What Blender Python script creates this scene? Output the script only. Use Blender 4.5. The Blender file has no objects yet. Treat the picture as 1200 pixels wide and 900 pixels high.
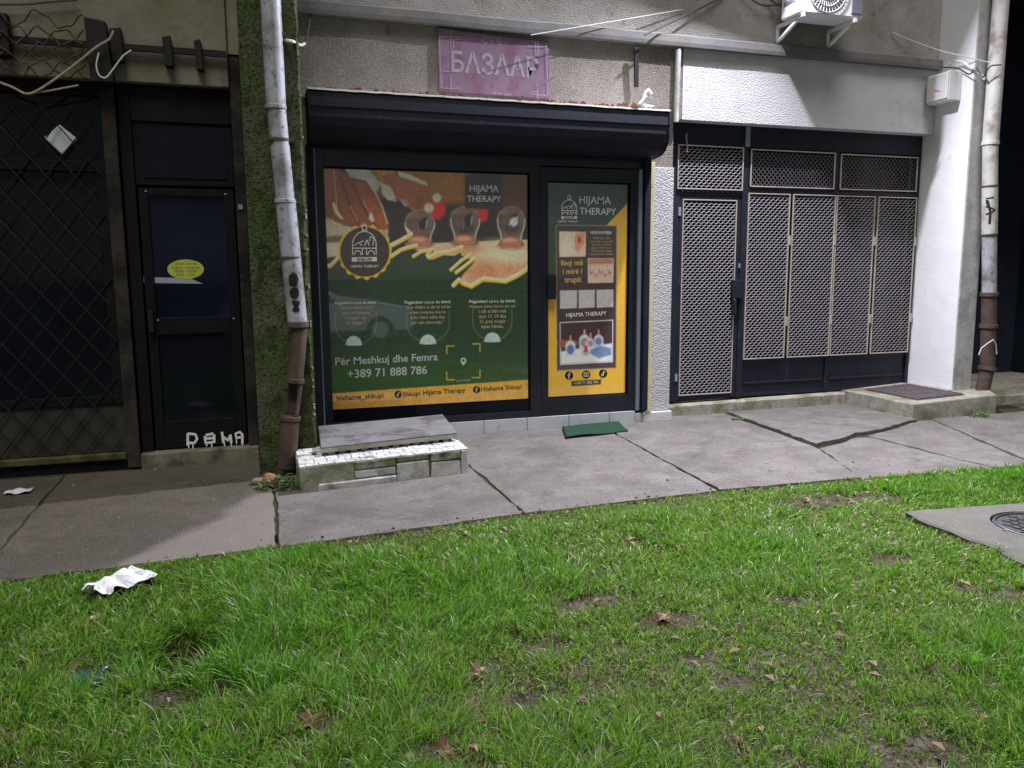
import bpy, bmesh, math, random
import numpy as np
from mathutils import Vector, Matrix

random.seed(7); RNG = np.random.default_rng(11)
S = bpy.context.scene
COL = S.collection
rad = math.radians

# ------------------------------------------------------------------ camera
CAM = dict(f=921.9, yaw=rad(17.7), pitch=rad(7.95), roll=rad(-0.41), h=1.55)
cam_d = bpy.data.cameras.new('camera'); cam = bpy.data.objects.new('camera', cam_d); COL.objects.link(cam)
cy_, sy_, cp_, sp_ = math.cos(CAM['yaw']), math.sin(CAM['yaw']), math.cos(CAM['pitch']), math.sin(CAM['pitch'])
FW = Vector((sy_*cp_, cy_*cp_, -sp_)); R0 = Vector((cy_, -sy_, 0)); U0 = R0.cross(FW)
cr_, sr_ = math.cos(CAM['roll']), math.sin(CAM['roll'])
RT = R0*cr_ + U0*sr_; UP = -R0*sr_ + U0*cr_
M = Matrix((RT, UP, -FW)).transposed().to_4x4(); M.translation = Vector((0, 0, CAM['h']))
cam.matrix_world = M
cam_d.sensor_width = 36; cam_d.lens = CAM['f']/1200*36
cam_d.clip_start = 0.05; cam_d.clip_end = 1000
S.camera = cam

# ------------------------------------------------------------------ world, sky and lights
w = bpy.data.worlds.new("World"); S.world = w; w.use_nodes = True
nt = w.node_tree; bg = nt.nodes['Background']
sky = nt.nodes.new('ShaderNodeTexSky'); sky.sky_type = 'NISHITA'; sky.sun_disc = False
sky.sun_elevation = rad(38); sky.sun_rotation = rad(200)
hs = nt.nodes.new('ShaderNodeHueSaturation'); hs.inputs['Saturation'].default_value = 0.38
nt.links.new(sky.outputs[0], hs.inputs['Color']); nt.links.new(hs.outputs[0], bg.inputs[0])
SKY_STRENGTH = 0.018
bg.inputs[1].default_value = SKY_STRENGTH
LAMP_POS = Vector((4.55, 6.66, 5.35)); LAMP_AIM = Vector((-0.09, -0.865, -0.49)).normalized()
LAMP_POWER = 900.0
ld = bpy.data.lights.new('floodlight_lamp', 'AREA'); ld.shape = 'DISK'; ld.size = 0.16
ld.energy = LAMP_POWER; ld.color = (0.89, 0.89, 1.0)
lo = bpy.data.objects.new('floodlight_lamp', ld); COL.objects.link(lo)
lo.location = LAMP_POS; lo.rotation_euler = LAMP_AIM.to_track_quat('-Z', 'Y').to_euler()
# soft fill added for night-sky and street glow from behind the camera
sd = bpy.data.lights.new('fill_sun', 'SUN'); sd.energy = 1.5; sd.angle = rad(25); sd.color = (1.0, 0.96, 0.9)
so = bpy.data.objects.new('fill_sun', sd); COL.objects.link(so)
so.rotation_euler = Vector((.16, .42, -.90)).to_track_quat('-Z', 'Y').to_euler()
S.view_settings.view_transform = 'Standard'; S.view_settings.look = 'None'
S.view_settings.gamma = 1.0; S.view_settings.exposure = 0.60; S.view_settings.use_curve_mapping = False

# ------------------------------------------------------------------ helpers
def ray(px, py): return RT*((px-600)/CAM['f']) - UP*((py-450)/CAM['f']) + FW
C0 = Vector((0, 0, CAM['h']))
def onY(px, py, Y): d = ray(px, py); return C0 + d*(Y/d.y)
def onZ(px, py, Z=0.0): d = ray(px, py); return C0 + d*((Z-CAM['h'])/d.z)
def onX(px, py, X): d = ray(px, py); return C0 + d*(X/d.x)
def lin(c):
    c = np.asarray(c, float)/255.0
    return np.where(c <= .04045, c/12.92, ((c+.055)/1.055)**2.4)

LOC = {}
def tag(o, label=None, cat=None, group=None, kind=None):
    if label: o['label'] = label
    if cat: o['category'] = cat
    if group: o['group'] = group
    if kind: o['kind'] = kind
    return o
def thing(name, loc, label, cat, group=None):
    o = bpy.data.objects.new(name, None); COL.objects.link(o); o.location = loc
    o.empty_display_size = .1
    LOC[o.name] = Vector(loc)
    return tag(o, label, cat, group)
def link_mesh(name, me, parent=None, loc=None):
    o = bpy.data.objects.new(name, me); COL.objects.link(o)
    if parent is not None:
        o.parent = parent
    return o

class MB:
    """collects world-space faces, links them as one mesh object"""
    def __init__(s): s.v = []; s.f = []; s.mi = []; s.cur = 0
    def add(s, vs, fs):
        b = len(s.v); s.v += [tuple(q) for q in vs]
        for f in fs: s.f.append(tuple(i+b for i in f)); s.mi.append(s.cur)
    def box(s, x0, x1, y0, y1, z0, z1):
        s.add([(x0,y0,z0),(x1,y0,z0),(x1,y1,z0),(x0,y1,z0),(x0,y0,z1),(x1,y0,z1),(x1,y1,z1),(x0,y1,z1)],
              [(0,3,2,1),(4,5,6,7),(0,1,5,4),(1,2,6,5),(2,3,7,6),(3,0,4,7)])
    def hexa(s, b, t):
        s.add(list(b)+list(t), [(0,3,2,1),(4,5,6,7),(0,1,5,4),(1,2,6,5),(2,3,7,6),(3,0,4,7)])
    def prism(s, poly, d):
        """poly: 3D points, extruded by vector d"""
        n = len(poly); d = Vector(d); a = [Vector(p) for p in poly]
        s.add(a+[p+d for p in a], [tuple(range(n))[::-1], tuple(range(n, 2*n))]+[(i,(i+1)%n,n+(i+1)%n,n+i) for i in range(n)])
    def bar(s, a, b, w, h, up=(0,0,1)):
        a = Vector(a); b = Vector(b); d = (b-a).normalized(); up = Vector(up)
        x = d.cross(up)
        if x.length < 1e-4: x = d.cross(Vector((0,1,0)))
        x.normalize(); y = x.cross(d)
        q = [-x*w/2-y*h/2, x*w/2-y*h/2, x*w/2+y*h/2, -x*w/2+y*h/2]
        s.add([a+k for k in q]+[b+k for k in q], [(0,3,2,1),(4,5,6,7),(0,1,5,4),(1,2,6,5),(2,3,7,6),(3,0,4,7)])
    def tube(s, pts, r, n=8, cap=True):
        pts = [Vector(p) for p in pts]
        rs = r if isinstance(r, (list, tuple)) else [r]*len(pts)
        ring = []; prev = None
        for i, p in enumerate(pts):
            d = (pts[min(i+1, len(pts)-1)]-pts[max(i-1, 0)]).normalized()
            ref = Vector((0,1,0)) if abs(d.y) < .9 else Vector((1,0,0))
            x = d.cross(ref).normalized() if prev is None else (prev - d*prev.dot(d)).normalized()
            prev = x; y = d.cross(x)
            ring.append([p+(x*math.cos(2*math.pi*k/n)+y*math.sin(2*math.pi*k/n))*rs[i] for k in range(n)])
        vs = [q for g in ring for q in g]; fs = []
        for i in range(len(pts)-1):
            for k in range(n): fs.append((i*n+k, i*n+(k+1)%n, (i+1)*n+(k+1)%n, (i+1)*n+k))
        if cap: fs += [tuple(range(n)), tuple(range((len(pts)-1)*n, len(pts)*n))[::-1]]
        s.add(vs, fs)
    def disc(s, c, ax, r, n=24):
        c = Vector(c); ax = Vector(ax).normalized(); ref = Vector((0,0,1)) if abs(ax.z) < .9 else Vector((1,0,0))
        x = ax.cross(ref).normalized(); y = ax.cross(x)
        s.add([c+(x*math.cos(2*math.pi*k/n)+y*math.sin(2*math.pi*k/n))*r for k in range(n)], [tuple(range(n))])
    def build(s, name, mats, parent=None, bevel=0, smooth=False, kind=None, label=None, seg=2, recalc=True):
        if not s.v: return None
        base = np.zeros(3)
        p = parent
        while p is not None: base = base + np.array(LOC.get(p.name, (0,0,0))); p = p.parent
        v = np.array(s.v, float) - base
        # a top-level mesh gets its origin at the middle of its base
        loc = None
        if parent is None:
            loc = np.array([(v[:,0].min()+v[:,0].max())/2, (v[:,1].min()+v[:,1].max())/2, v[:,2].min()]); v = v - loc
        me = bpy.data.meshes.new(name)
        me.from_pydata(v.tolist(), [], s.f)
        if not isinstance(mats, (list, tuple)): mats = [mats]
        for m in mats: me.materials.append(m)
        if len(mats) > 1: me.polygons.foreach_set('material_index', s.mi)
        if recalc:
            bm = bmesh.new(); bm.from_mesh(me); bmesh.ops.recalc_face_normals(bm, faces=bm.faces); bm.to_mesh(me); bm.free()
        if smooth:
            me.polygons.foreach_set('use_smooth', [True]*len(me.polygons))
        o = link_mesh(name, me, parent)
        if loc is not None: o.location = loc; LOC[o.name] = Vector(loc)
        else: LOC[o.name] = Vector((0,0,0))
        if bevel:
            md = o.modifiers.new('bevel', 'BEVEL'); md.width = bevel; md.segments = seg; md.limit_method = 'ANGLE'; md.angle_limit = rad(40)
        if smooth and not bevel:
            try: me.set_sharp_from_angle(angle=rad(42))
            except Exception: pass
        if kind: o['kind'] = kind
        if label: o['label'] = label
        return o

def boxpart(name, m, parent, x0, x1, y0, y1, z0, z1, bevel=0, label=None):
    b = MB(); b.box(min(x0,x1), max(x0,x1), min(y0,y1), max(y0,y1), min(z0,z1), max(z0,z1))
    return b.build(name, m, parent, bevel=bevel, label=label)

# ------------------------------------------------------------------ materials
def mat(name, col, rough=.7, var=.18, scale=6, bump=.15, bscale=40, bdist=.01, spec=.4, metal=0, dirt=(), coat=0, vor=0):
    """dirt: list of (colour, scale, threshold, softness)"""
    m = bpy.data.materials.new(name); m.use_nodes = True
    t = m.node_tree; N = t.nodes; L = t.links; P = N['Principled BSDF']
    tc = N.new('ShaderNodeTexCoord'); geo = N.new('ShaderNodeNewGeometry')
    co = geo.outputs['Position']
    def noise(sc, det=5, ro=.6, off=0):
        n = N.new('ShaderNodeTexNoise'); n.inputs['Scale'].default_value = sc; n.inputs['Detail'].default_value = det; n.inputs['Roughness'].default_value = ro
        if off:
            mp = N.new('ShaderNodeMapping'); mp.inputs['Location'].default_value = (off, off*1.7, -off); L.new(co, mp.inputs[0]); L.new(mp.outputs[0], n.inputs['Vector'])
        else: L.new(co, n.inputs['Vector'])
        return n
    n1 = noise(scale)
    mr = N.new('ShaderNodeMapRange'); mr.inputs['From Min'].default_value = .3; mr.inputs['From Max'].default_value = .7
    mr.inputs['To Min'].default_value = 1-var; mr.inputs['To Max'].default_value = 1+var
    L.new(n1.outputs[0], mr.inputs[0])
    vm = N.new('ShaderNodeVectorMath'); vm.operation = 'SCALE'; vm.inputs[0].default_value = col[:3]; L.new(mr.outputs[0], vm.inputs['Scale'])
    cur = vm.outputs[0]
    for k, (dc, dsc, th, sf) in enumerate(dirt):
        nd = noise(dsc, 7, .65, off=3.1+7.7*k)
        r = N.new('ShaderNodeMapRange'); r.inputs['From Min'].default_value = th-sf; r.inputs['From Max'].default_value = th+sf; L.new(nd.outputs[0], r.inputs[0])
        mx = N.new('ShaderNodeMix'); mx.data_type = 'RGBA'; L.new(r.outputs[0], mx.inputs[0]); L.new(cur, mx.inputs[6]); mx.inputs[7].default_value = (*dc, 1)
        cur = mx.outputs[2]
    L.new(cur, P.inputs['Base Color'])
    P.inputs['Roughness'].default_value = rough; P.inputs['Specular IOR Level'].default_value = spec; P.inputs['Metallic'].default_value = metal
    if coat: P.inputs['Coat Weight'].default_value = coat; P.inputs['Coat Roughness'].default_value = .05
    if bump:
        nb = noise(bscale, 4, .6, off=1.3)
        bp = N.new('ShaderNodeBump'); bp.inputs['Strength'].default_value = bump; bp.inputs['Distance'].default_value = bdist
        h = nb.outputs[0]
        if vor:
            vn = N.new('ShaderNodeTexVoronoi'); vn.inputs['Scale'].default_value = vor; L.new(co, vn.inputs['Vector'])
            ad = N.new('ShaderNodeMath'); ad.operation = 'MULTIPLY_ADD'; ad.inputs[1].default_value = -.8
            L.new(vn.outputs['Distance'], ad.inputs[0]); L.new(nb.outputs[0], ad.inputs[2]); h = ad.outputs[0]
        L.new(h, bp.inputs['Height']); L.new(bp.outputs[0], P.inputs['Normal'])
    return m
def flat(name, col, rough=.5, spec=.4):
    m = bpy.data.materials.new(name); m.use_nodes = True; P = m.node_tree.nodes['Principled BSDF']
    P.inputs['Base Color'].default_value = (*col, 1); P.inputs['Roughness'].default_value = rough; P.inputs['Specular IOR Level'].default_value = spec
    return m
def glass_dark(name, col, rough=.06):
    m = mat(name, col, rough=rough, var=.3, scale=2, bump=.03, bscale=3, spec=.13); return m

MT = {}
MT['rough_plaster'] = mat('rough plaster', (.245,.222,.205), .95, .16, 3, .9, 130, .009, .1, dirt=[((.14,.12,.10), 1.3, .56, .14), ((.33,.31,.28), 95, .58, .06), ((.11,.10,.092), 110, .58, .05), ((.10,.085,.07), 4, .68, .06)], vor=105)
MT['upper_plaster'] = mat('upper plaster', (.34,.325,.31), .95, .14, 3, .85, 115, .009, .2, dirt=[((.20,.18,.155), 1.1, .60, .14), ((.16,.15,.14), 100, .60, .05), ((.15,.13,.11), 5, .66, .08)], vor=95)
MT['white_plaster'] = mat('white plaster', (.53,.53,.55), .85, .06, 4, .7, 85, .008, .25, dirt=[((.40,.39,.37), 2.2, .66, .1), ((.36,.35,.34), 60, .66, .05)], vor=70)
MT['white_lit'] = mat('lit white wall paint', (.78,.78,.80), .75, .05, 5, .3, 30, .008, .3, dirt=[((.5,.5,.48), 3, .74, .08)])
MT['pier_plaster'] = mat('pier plaster', (.46,.46,.48), .9, .12, 30, .9, 80, .012, .2, vor=60)
MT['beige_lintel'] = mat('beige lintel', (.20,.18,.14), .9, .18, 4, .3, 40, .01, .2, dirt=[((.12,.13,.06), 2.2, .60, .12), ((.13,.11,.08), 6, .64, .08)])
MT['moss_pillar'] = mat('mossy pillar', (.095,.095,.072), .95, .3, 8, .8, 45, .02, .1, dirt=[((.055,.090,.018), 2.2, .48, .14), ((.03,.046,.012), 9, .56, .08), ((.018,.024,.010), 40, .56, .06), ((.15,.16,.11), 70, .66, .03), ((.13,.125,.105), 3.4, .66, .05)])
MT['column_grey'] = mat('column grey', (.42,.42,.42), .9, .15, 6, .4, 50, .01, .2, dirt=[((.2,.2,.19), 3, .6, .12)])
MT['ledge'] = mat('ledge concrete', (.15,.148,.155), .9, .15, 7, .4, 50, .01, .2, dirt=[((.18,.17,.15), 4, .6, .12)])
MT['pave'] = mat('paving concrete', (.156,.141,.136), .9, .18, 5, 1.0, 110, .010, .25, dirt=[((.095,.085,.075), 1.6, .56, .12), ((.10,.088,.08), 20, .60, .09), ((.07,.062,.052), 4.5, .64, .07), ((.19,.18,.175), 3.1, .62, .10), ((.10,.09,.088), 150, .57, .05), ((.36,.34,.33), 120, .62, .03), ((.07,.06,.05), 9, .70, .05)])
MT['pave_wet_shade'] = mat('damp shaded paving concrete', (.095,.080,.066), .6, .2, 5, 1.0, 100, .010, .35, dirt=[((.055,.05,.036), 1.3, .56, .14), ((.045,.04,.032), 140, .57, .05), ((.34,.32,.30), 110, .63, .025)])  # damp concrete, its colour also darkened for the shadow beside the pillar
def stain(m, col, a, b_, c_, wob=.35, soft=.05, sc=2.2):
    """a dry patch with an uneven outline on the side a*x+b*y>c of a slab material"""
    t = m.node_tree; N = t.nodes; L = t.links; P = N['Principled BSDF']; src = P.inputs['Base Color'].links[0].from_socket
    g = N.new('ShaderNodeNewGeometry'); dt = N.new('ShaderNodeVectorMath'); dt.operation = 'DOT_PRODUCT'; dt.inputs[1].default_value = (a, b_, 0); L.new(g.outputs['Position'], dt.inputs[0])
    n = N.new('ShaderNodeTexNoise'); n.inputs['Scale'].default_value = sc; n.inputs['Detail'].default_value = 6; L.new(g.outputs['Position'], n.inputs['Vector'])
    ad = N.new('ShaderNodeMath'); ad.operation = 'MULTIPLY_ADD'; ad.inputs[1].default_value = wob; L.new(n.outputs[0], ad.inputs[0]); L.new(dt.outputs['Value'], ad.inputs[2])
    mr = N.new('ShaderNodeMapRange'); mr.inputs['From Min'].default_value = c_-soft; mr.inputs['From Max'].default_value = c_+soft; L.new(ad.outputs[0], mr.inputs[0])
    mx = N.new('ShaderNodeMix'); mx.data_type = 'RGBA'; L.new(mr.outputs[0], mx.inputs[0]); L.new(src, mx.inputs[6])
    vm = N.new('ShaderNodeVectorMath'); vm.operation = 'MULTIPLY_ADD'; vm.inputs[1].default_value = (.55,.55,.55); vm.inputs[2].default_value = col; L.new(src, vm.inputs[0]); L.new(vm.outputs[0], mx.inputs[7]); L.new(mx.outputs[2], P.inputs['Base Color'])
stain(MT['pave_wet_shade'], (.135,.118,.112), .80, -.46, -2.53)
MT['joint_soil'] = mat('joint soil', (.045,.04,.026), .95, .3, 20, .6, 60, .01, .1, dirt=[((.03,.045,.012), 6, .55, .1)])
MT['concrete_step'] = mat('step concrete', (.29,.275,.24), .92, .18, 8, .7, 45, .01, .2, dirt=[((.13,.13,.07), 3, .58, .1), ((.14,.13,.11), 14, .62, .08)])
MT['grey_tile'] = mat('grey tile', (.42,.43,.47), .35, .08, 6, .06, 20, .005, .5, dirt=[((.25,.25,.24), 8, .68, .1)])
MT['slate_slab'] = mat('dark stone slab', (.15,.145,.16), .65, .15, 9, .3, 70, .005, .3, dirt=[((.075,.068,.07), 2.6, .56, .05), ((.23,.22,.22), 90, .66, .04)])
MT['slab_edge'] = MT['concrete_step']
MT['stone_mossy'] = mat('mossy step stone', (.30,.30,.26), .92, .2, 10, .7, 45, .014, .2, dirt=[((.12,.15,.05), 3.2, .54, .1), ((.06,.06,.055), 7, .60, .07)])
MT['stone_grey'] = mat('grey step stone', (.42,.42,.40), .92, .16, 10, .6, 45, .012, .2, dirt=[((.11,.11,.105), 5, .60, .09)])
MT['mosaic'] = mat('white broken tile', (.56,.56,.57), .5, .12, 12, .2, 60, .004, .35, dirt=[((.28,.28,.24), 7, .60, .08), ((.12,.12,.10), 16, .66, .05)])
MT['grout'] = mat('dark grout', (.06,.06,.055), .95, .3, 20, .3, 60, .006, .1)
MT['navy'] = mat('navy painted metal', (.012,.014,.026), .7, .25, 5, .08, 30, .006, .25, dirt=[((.05,.05,.06), 7, .70, .05)])
MT['navy_gate'] = mat('navy gate metal', (.013,.015,.028), .6, .25, 5, .12, 30, .006, .3, dirt=[((.07,.06,.06), 9, .69, .05)])
MT['black_metal'] = mat('black frame metal', (.010,.012,.022), .35, .25, 5, .05, 30, .005, .45)
MT['alu_edge'] = mat('grey aluminium edge', (.22,.26,.34), .35, .1, 5, .03, 30, .003, .5)
MT['cream_trim'] = mat('cream painted trim', (.55,.50,.32), .7, .12, 8, .2, 40, .006, .3, dirt=[((.2,.18,.11), 6, .66, .06)])
MT['cream_mesh'] = mat('cream mesh metal', (.27,.25,.275), .55, .15, 9, 0, spec=.4, dirt=[((.35,.22,.14), 14, .68, .06)])
MT['cream_rim'] = mat('cream rim metal', (.40,.36,.31), .55, .12, 9, .1, 40, .004, .4, dirt=[((.32,.18,.10), 12, .67, .06)])
MT['gate_back'] = glass_dark('dark purple glass', (.020,.017,.028), .14)
MT['glass'] = glass_dark('dark window glass', (.006,.008,.012), .05)
MT['glass_blue'] = glass_dark('bluish door glass', (.006,.009,.022), .06)
MT['old_wood'] = mat('old dark timber', (.038,.033,.026), .8, .3, 14, .4, 40, .006, .12, dirt=[((.012,.012,.011), 3, .52, .1), ((.09,.06,.04), 18, .68, .05)])
MT['old_black'] = mat('blackened frame', (.007,.007,.008), .6, .3, 8, .2, 30, .006, .12)
MT['dull_panel'] = mat('dull lower panel', (.035,.032,.026), .85, .25, 5, .3, 40, .006, .2)
MT['moss_sill'] = mat('mossy sill', (.075,.075,.03), .95, .3, 8, .5, 50, .01, .1, dirt=[((.03,.03,.02), 6, .55, .1)])
MT['stone_sill'] = mat('dirty stone sill', (.17,.155,.115), .9, .2, 10, .5, 50, .008, .2, dirt=[((.06,.055,.04), 5, .55, .1), ((.15,.07,.03), 16, .70, .04)])
MT['pipe_grey'] = mat('painted grey pipe', (.35,.36,.41), .5, .14, 5, .15, 30, .005, .4, dirt=[((.14,.13,.12), 4, .56, .10), ((.16,.08,.045), 11, .68, .04), ((.10,.095,.09), 18, .62, .06)])
MT['pipe_white'] = mat('painted white pipe', (.50,.49,.47), .55, .1, 5, .15, 30, .005, .35, dirt=[((.25,.2,.16), 4, .58, .08), ((.14,.08,.05), 12, .68, .04)])
MT['pipe_rust'] = mat('brown cast iron pipe', (.080,.053,.045), .75, .25, 9, .35, 45, .006, .3, dirt=[((.04,.03,.028), 5, .58, .08)])
MT['pipe_band'] = mat('dark pipe band', (.09,.07,.06), .7, .3, 20, .3, 60, .004, .3)
MT['black_paint'] = flat('black spray paint', (.008,.008,.009), .6)
MT['white_paint'] = flat('white spray paint', (.70,.70,.70), .6)
MT['steel_dark'] = mat('dark rusty steel', (.010,.009,.0085), .7, .35, 12, .3, 50, .006, .3, dirt=[((.05,.025,.014), 12, .70, .05)])
MT['wire_rust'] = mat('rusty wire', (.06,.038,.03), .7, .3, 20, 0, spec=.3)
MT['twig'] = mat('dry vine', (.34,.28,.20), .8, .25, 30, 0, spec=.2)
MT['cable_white'] = flat('white cable', (.62,.62,.60), .5)
MT['cable_dark'] = flat('dark cable', (.05,.05,.055), .5)
MT['ac_white'] = mat('air conditioner white', (.72,.73,.75), .45, .05, 4, .02, 20, .003, .4, dirt=[((.45,.45,.44), 5, .72, .05)])
MT['ac_dark'] = mat('air conditioner dark', (.10,.105,.13), .6, .2, 9, 0)
MT['ac_fan'] = flat('fan grey', (.16,.165,.20), .5)
MT['meter_white'] = mat('meter box plastic', (.66,.66,.66), .5, .05, 5, .05, 30, .003, .4, dirt=[((.4,.38,.35), 9, .72, .05)])
MT['sign_bg'] = mat('faded mauve sign', (.155,.100,.150), .7, .16, 5, .05, 30, .003, .2, dirt=[((.19,.125,.19), 2.5, .52, .15), ((.14,.045,.07), 4, .60, .10), ((.12,.08,.10), 11, .66, .06)])
MT['sign_letter'] = mat('faded sign lettering', (.25,.225,.27), .6, .1, 12, 0, spec=.3)
MT['sign_line'] = flat('faded sign lines', (.29,.22,.29), .6)
MT['sign_dark'] = flat('dark chip', (.03,.02,.03), .7)
MT['rust_flakes'] = mat('rust debris', (.11,.045,.028), .9, .4, 30, 0, spec=.1)
MT['flash_white'] = mat('pale flashing', (.62,.60,.58), .6, .15, 20, .1, 40, .004, .3, dirt=[((.2,.09,.05), 14, .64, .06)])
MT['mat_green'] = mat('green door mat', (.022,.055,.038), .95, .25, 40, .9, 160, .01, .1)
MT['grate'] = mat('rusty grate', (.105,.085,.092), .7, .25, 10, .25, 60, .005, .35, dirt=[((.15,.07,.045), 6, .66, .06)])
MT['tissue'] = mat('white tissue', (.58,.58,.62), .9, .04, 10, .1, 40, .003, .2)
MT['plastic_green'] = mat('dark green plastic', (.012,.06,.055), .35, .3, 20, .5, 40, .01, .5)
MT['brick_bit'] = mat('brown brick fragment', (.24,.13,.08), .9, .2, 20, .4, 60, .006, .2)
MT['leaf_brown'] = mat('dead leaf', (.14,.085,.05), .8, .3, 25, .2, 60, .003, .2)
MT['leaf_pale'] = mat('pale dead leaf', (.25,.185,.13), .8, .25, 25, .2, 60, .003, .2)
MT['soil'] = mat('lawn soil', (.085,.066,.046), .95, .35, 9, 1.0, 60, .03, .1, dirt=[((.15,.125,.105), 3.5, .56, .08), ((.05,.075,.015), 14, .55, .06), ((.03,.024,.018), 50, .56, .05), ((.30,.26,.23), 70, .64, .03)])
MT['manhole_iron'] = mat('manhole iron', (.045,.045,.05), .55, .2, 20, .4, 60, .006, .4)
MT['manhole_concrete'] = mat('manhole concrete', (.115,.11,.10), .92, .15, 6, .6, 50, .008, .2, dirt=[((.11,.105,.09), 3, .58, .1), ((.26,.25,.23), 80, .64, .03)])
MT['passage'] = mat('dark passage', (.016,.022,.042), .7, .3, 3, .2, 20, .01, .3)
MT['interior'] = flat('dark interior', (.012,.011,.012), .9)
MT['yellow_sticker'] = flat('yellow sticker', (.42,.47,.06), .5)
MT['sticker_ink'] = flat('sticker ink', (.16,.22,.05), .6)
MT['rusty_rod'] = MT['wire_rust']
MT['weed'] = mat('weed leaves', (.05,.115,.02), .6, .35, 30, 0, spec=.3)
MT['lens'] = None

def attr_mat(name, rough=.3, spec=.5, transl=0, noise=.06):
    m = bpy.data.materials.new(name); m.use_nodes = True; t = m.node_tree; N = t.nodes; L = t.links; P = N['Principled BSDF']
    a = N.new('ShaderNodeVertexColor'); a.layer_name = 'Col'
    g = N.new('ShaderNodeNewGeometry'); n = N.new('ShaderNodeTexNoise'); n.inputs['Scale'].default_value = 60; n.inputs['Detail'].default_value = 3
    L.new(g.outputs['Position'], n.inputs['Vector'])
    mr = N.new('ShaderNodeMapRange'); mr.inputs['To Min'].default_value = 1-noise*3; mr.inputs['To Max'].default_value = 1+noise*3; L.new(n.outputs[0], mr.inputs[0])
    vm = N.new('ShaderNodeVectorMath'); vm.operation = 'SCALE'; L.new(a.outputs[0], vm.inputs[0]); L.new(mr.outputs[0], vm.inputs['Scale'])
    L.new(vm.outputs[0], P.inputs['Base Color'])
    P.inputs['Roughness'].default_value = rough; P.inputs['Specular IOR Level'].default_value = spec
    if transl:
        tr = N.new('ShaderNodeBsdfTranslucent'); L.new(vm.outputs[0], tr.inputs[0])
        mx = N.new('ShaderNodeMixShader'); mx.inputs[0].default_value = transl
        L.new(P.outputs[0], mx.inputs[1]); L.new(tr.outputs[0], mx.inputs[2]); L.new(mx.outputs[0], N['Material Output'].inputs[0])
    return m
MT['print'] = attr_mat('poster print', .16, .5, noise=.03)
_pn = MT['print'].node_tree.nodes['Principled BSDF']; _pn.inputs['Coat Weight'].default_value = 1.0; _pn.inputs['Coat Roughness'].default_value = .02; _pn.inputs['Coat IOR'].default_value = 1.68
MT['grass'] = attr_mat('grass blades', .42, .45, transl=.5, noise=.05)

# ------------------------------------------------------------------ value noise
_perm = RNG.random((256, 256))
def vnoise(x, y):
    xi = np.floor(x).astype(int); yi = np.floor(y).astype(int); fx = x-xi; fy = y-yi
    fx = fx*fx*(3-2*fx); fy = fy*fy*(3-2*fy)
    g = lambda a, b: _perm[a & 255, b & 255]
    return (g(xi,yi)*(1-fx)+g(xi+1,yi)*fx)*(1-fy)+(g(xi,yi+1)*(1-fx)+g(xi+1,yi+1)*fx)*fy
def fbm(x, y, o=4):
    r = 0; a = .5
    for k in range(o): r = r+a*vnoise(x*2**k+17*k, y*2**k+31*k); a *= .5
    return r

# ------------------------------------------------------------------ text and strokes on a vertical plane
def text_part(s, name, m, parent, Y, pl, pr, lift=.0, bold=0.0, hscale=1.0, sp=1.0):
    """text laid on the plane y=Y, its baseline from pixel pl to pixel pr; letters are upright in the place"""
    a = onY(*pl, Y); b = onY(*pr, Y)
    cu = bpy.data.curves.new(name, 'FONT'); cu.body = s; cu.size = 1; cu.resolution_u = 3; cu.offset = bold; cu.space_character = sp
    ob = bpy.data.objects.new(name, cu); me0 = bpy.data.meshes.new_from_object(ob)
    bpy.data.objects.remove(ob)
    n = len(me0.vertices); v = np.zeros(n*3); me0.vertices.foreach_get('co', v); v = v.reshape(-1, 3)
    sc = (b.x-a.x)/(v[:,0].max()-v[:,0].min()); x0 = v[:,0].min()
    X = a.x+(v[:,0]-x0)*sc; Z = a.z+(b.z-a.z)*((v[:,0]-x0)*sc/(b.x-a.x))+v[:,1]*sc*hscale
    base = np.zeros(3); p = parent
    while p is not None: base = base+np.array(LOC.get(p.name, (0,0,0))); p = p.parent
    w = np.stack([X, np.full(n, Y-lift), Z], 1)-base
    me0.vertices.foreach_set('co', w.ravel()); me0.update()
    me0.materials.clear(); me0.materials.append(m)
    o = link_mesh(name, me0, parent); LOC[o.name] = Vector((0,0,0))
    return o
def ribbon(mb, pts, wd, fn, closed=False, taper=None):
    """flat ribbon along 2D pts; fn maps (a, b) to a 3D point"""
    P2 = []
    for i in range(len(pts)-(0 if closed else 1)):
        a = np.array(pts[i], float); b = np.array(pts[(i+1) % len(pts)], float)
        k = max(1, int(np.hypot(*(b-a))/max(wd, .5)))
        for j in range(k): P2.append(a+(b-a)*j/k)
    P2.append(np.array(pts[0 if closed else -1], float))
    vs = []; n = len(P2)
    for i, p in enumerate(P2):
        d = P2[min(i+1, n-1)]-P2[max(i-1, 0)]
        if closed and i in (0, n-1): d = P2[1]-P2[n-2]
        d = d/(np.hypot(*d)+1e-9); nn = np.array([-d[1], d[0]])*wd/2
        if taper: nn = nn*taper(i/(n-1))
        vs += [fn(*(p+nn)), fn(*(p-nn))]
    mb.nr = getattr(mb, 'nr', 0)+1
    vs = [(q[0], q[1]-.0005*mb.nr, q[2]) for q in vs]      # each stroke a hair proud of the one before
    mb.add(vs, [(2*i, 2*i+1, 2*i+3, 2*i+2) for i in range(n-1)])
def arc(cx, cy, rx, ry, a0, a1, n=20):
    return [(cx+rx*math.cos(rad(a0+(a1-a0)*i/n)), cy+ry*math.sin(rad(a0+(a1-a0)*i/n))) for i in range(n+1)]

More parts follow.
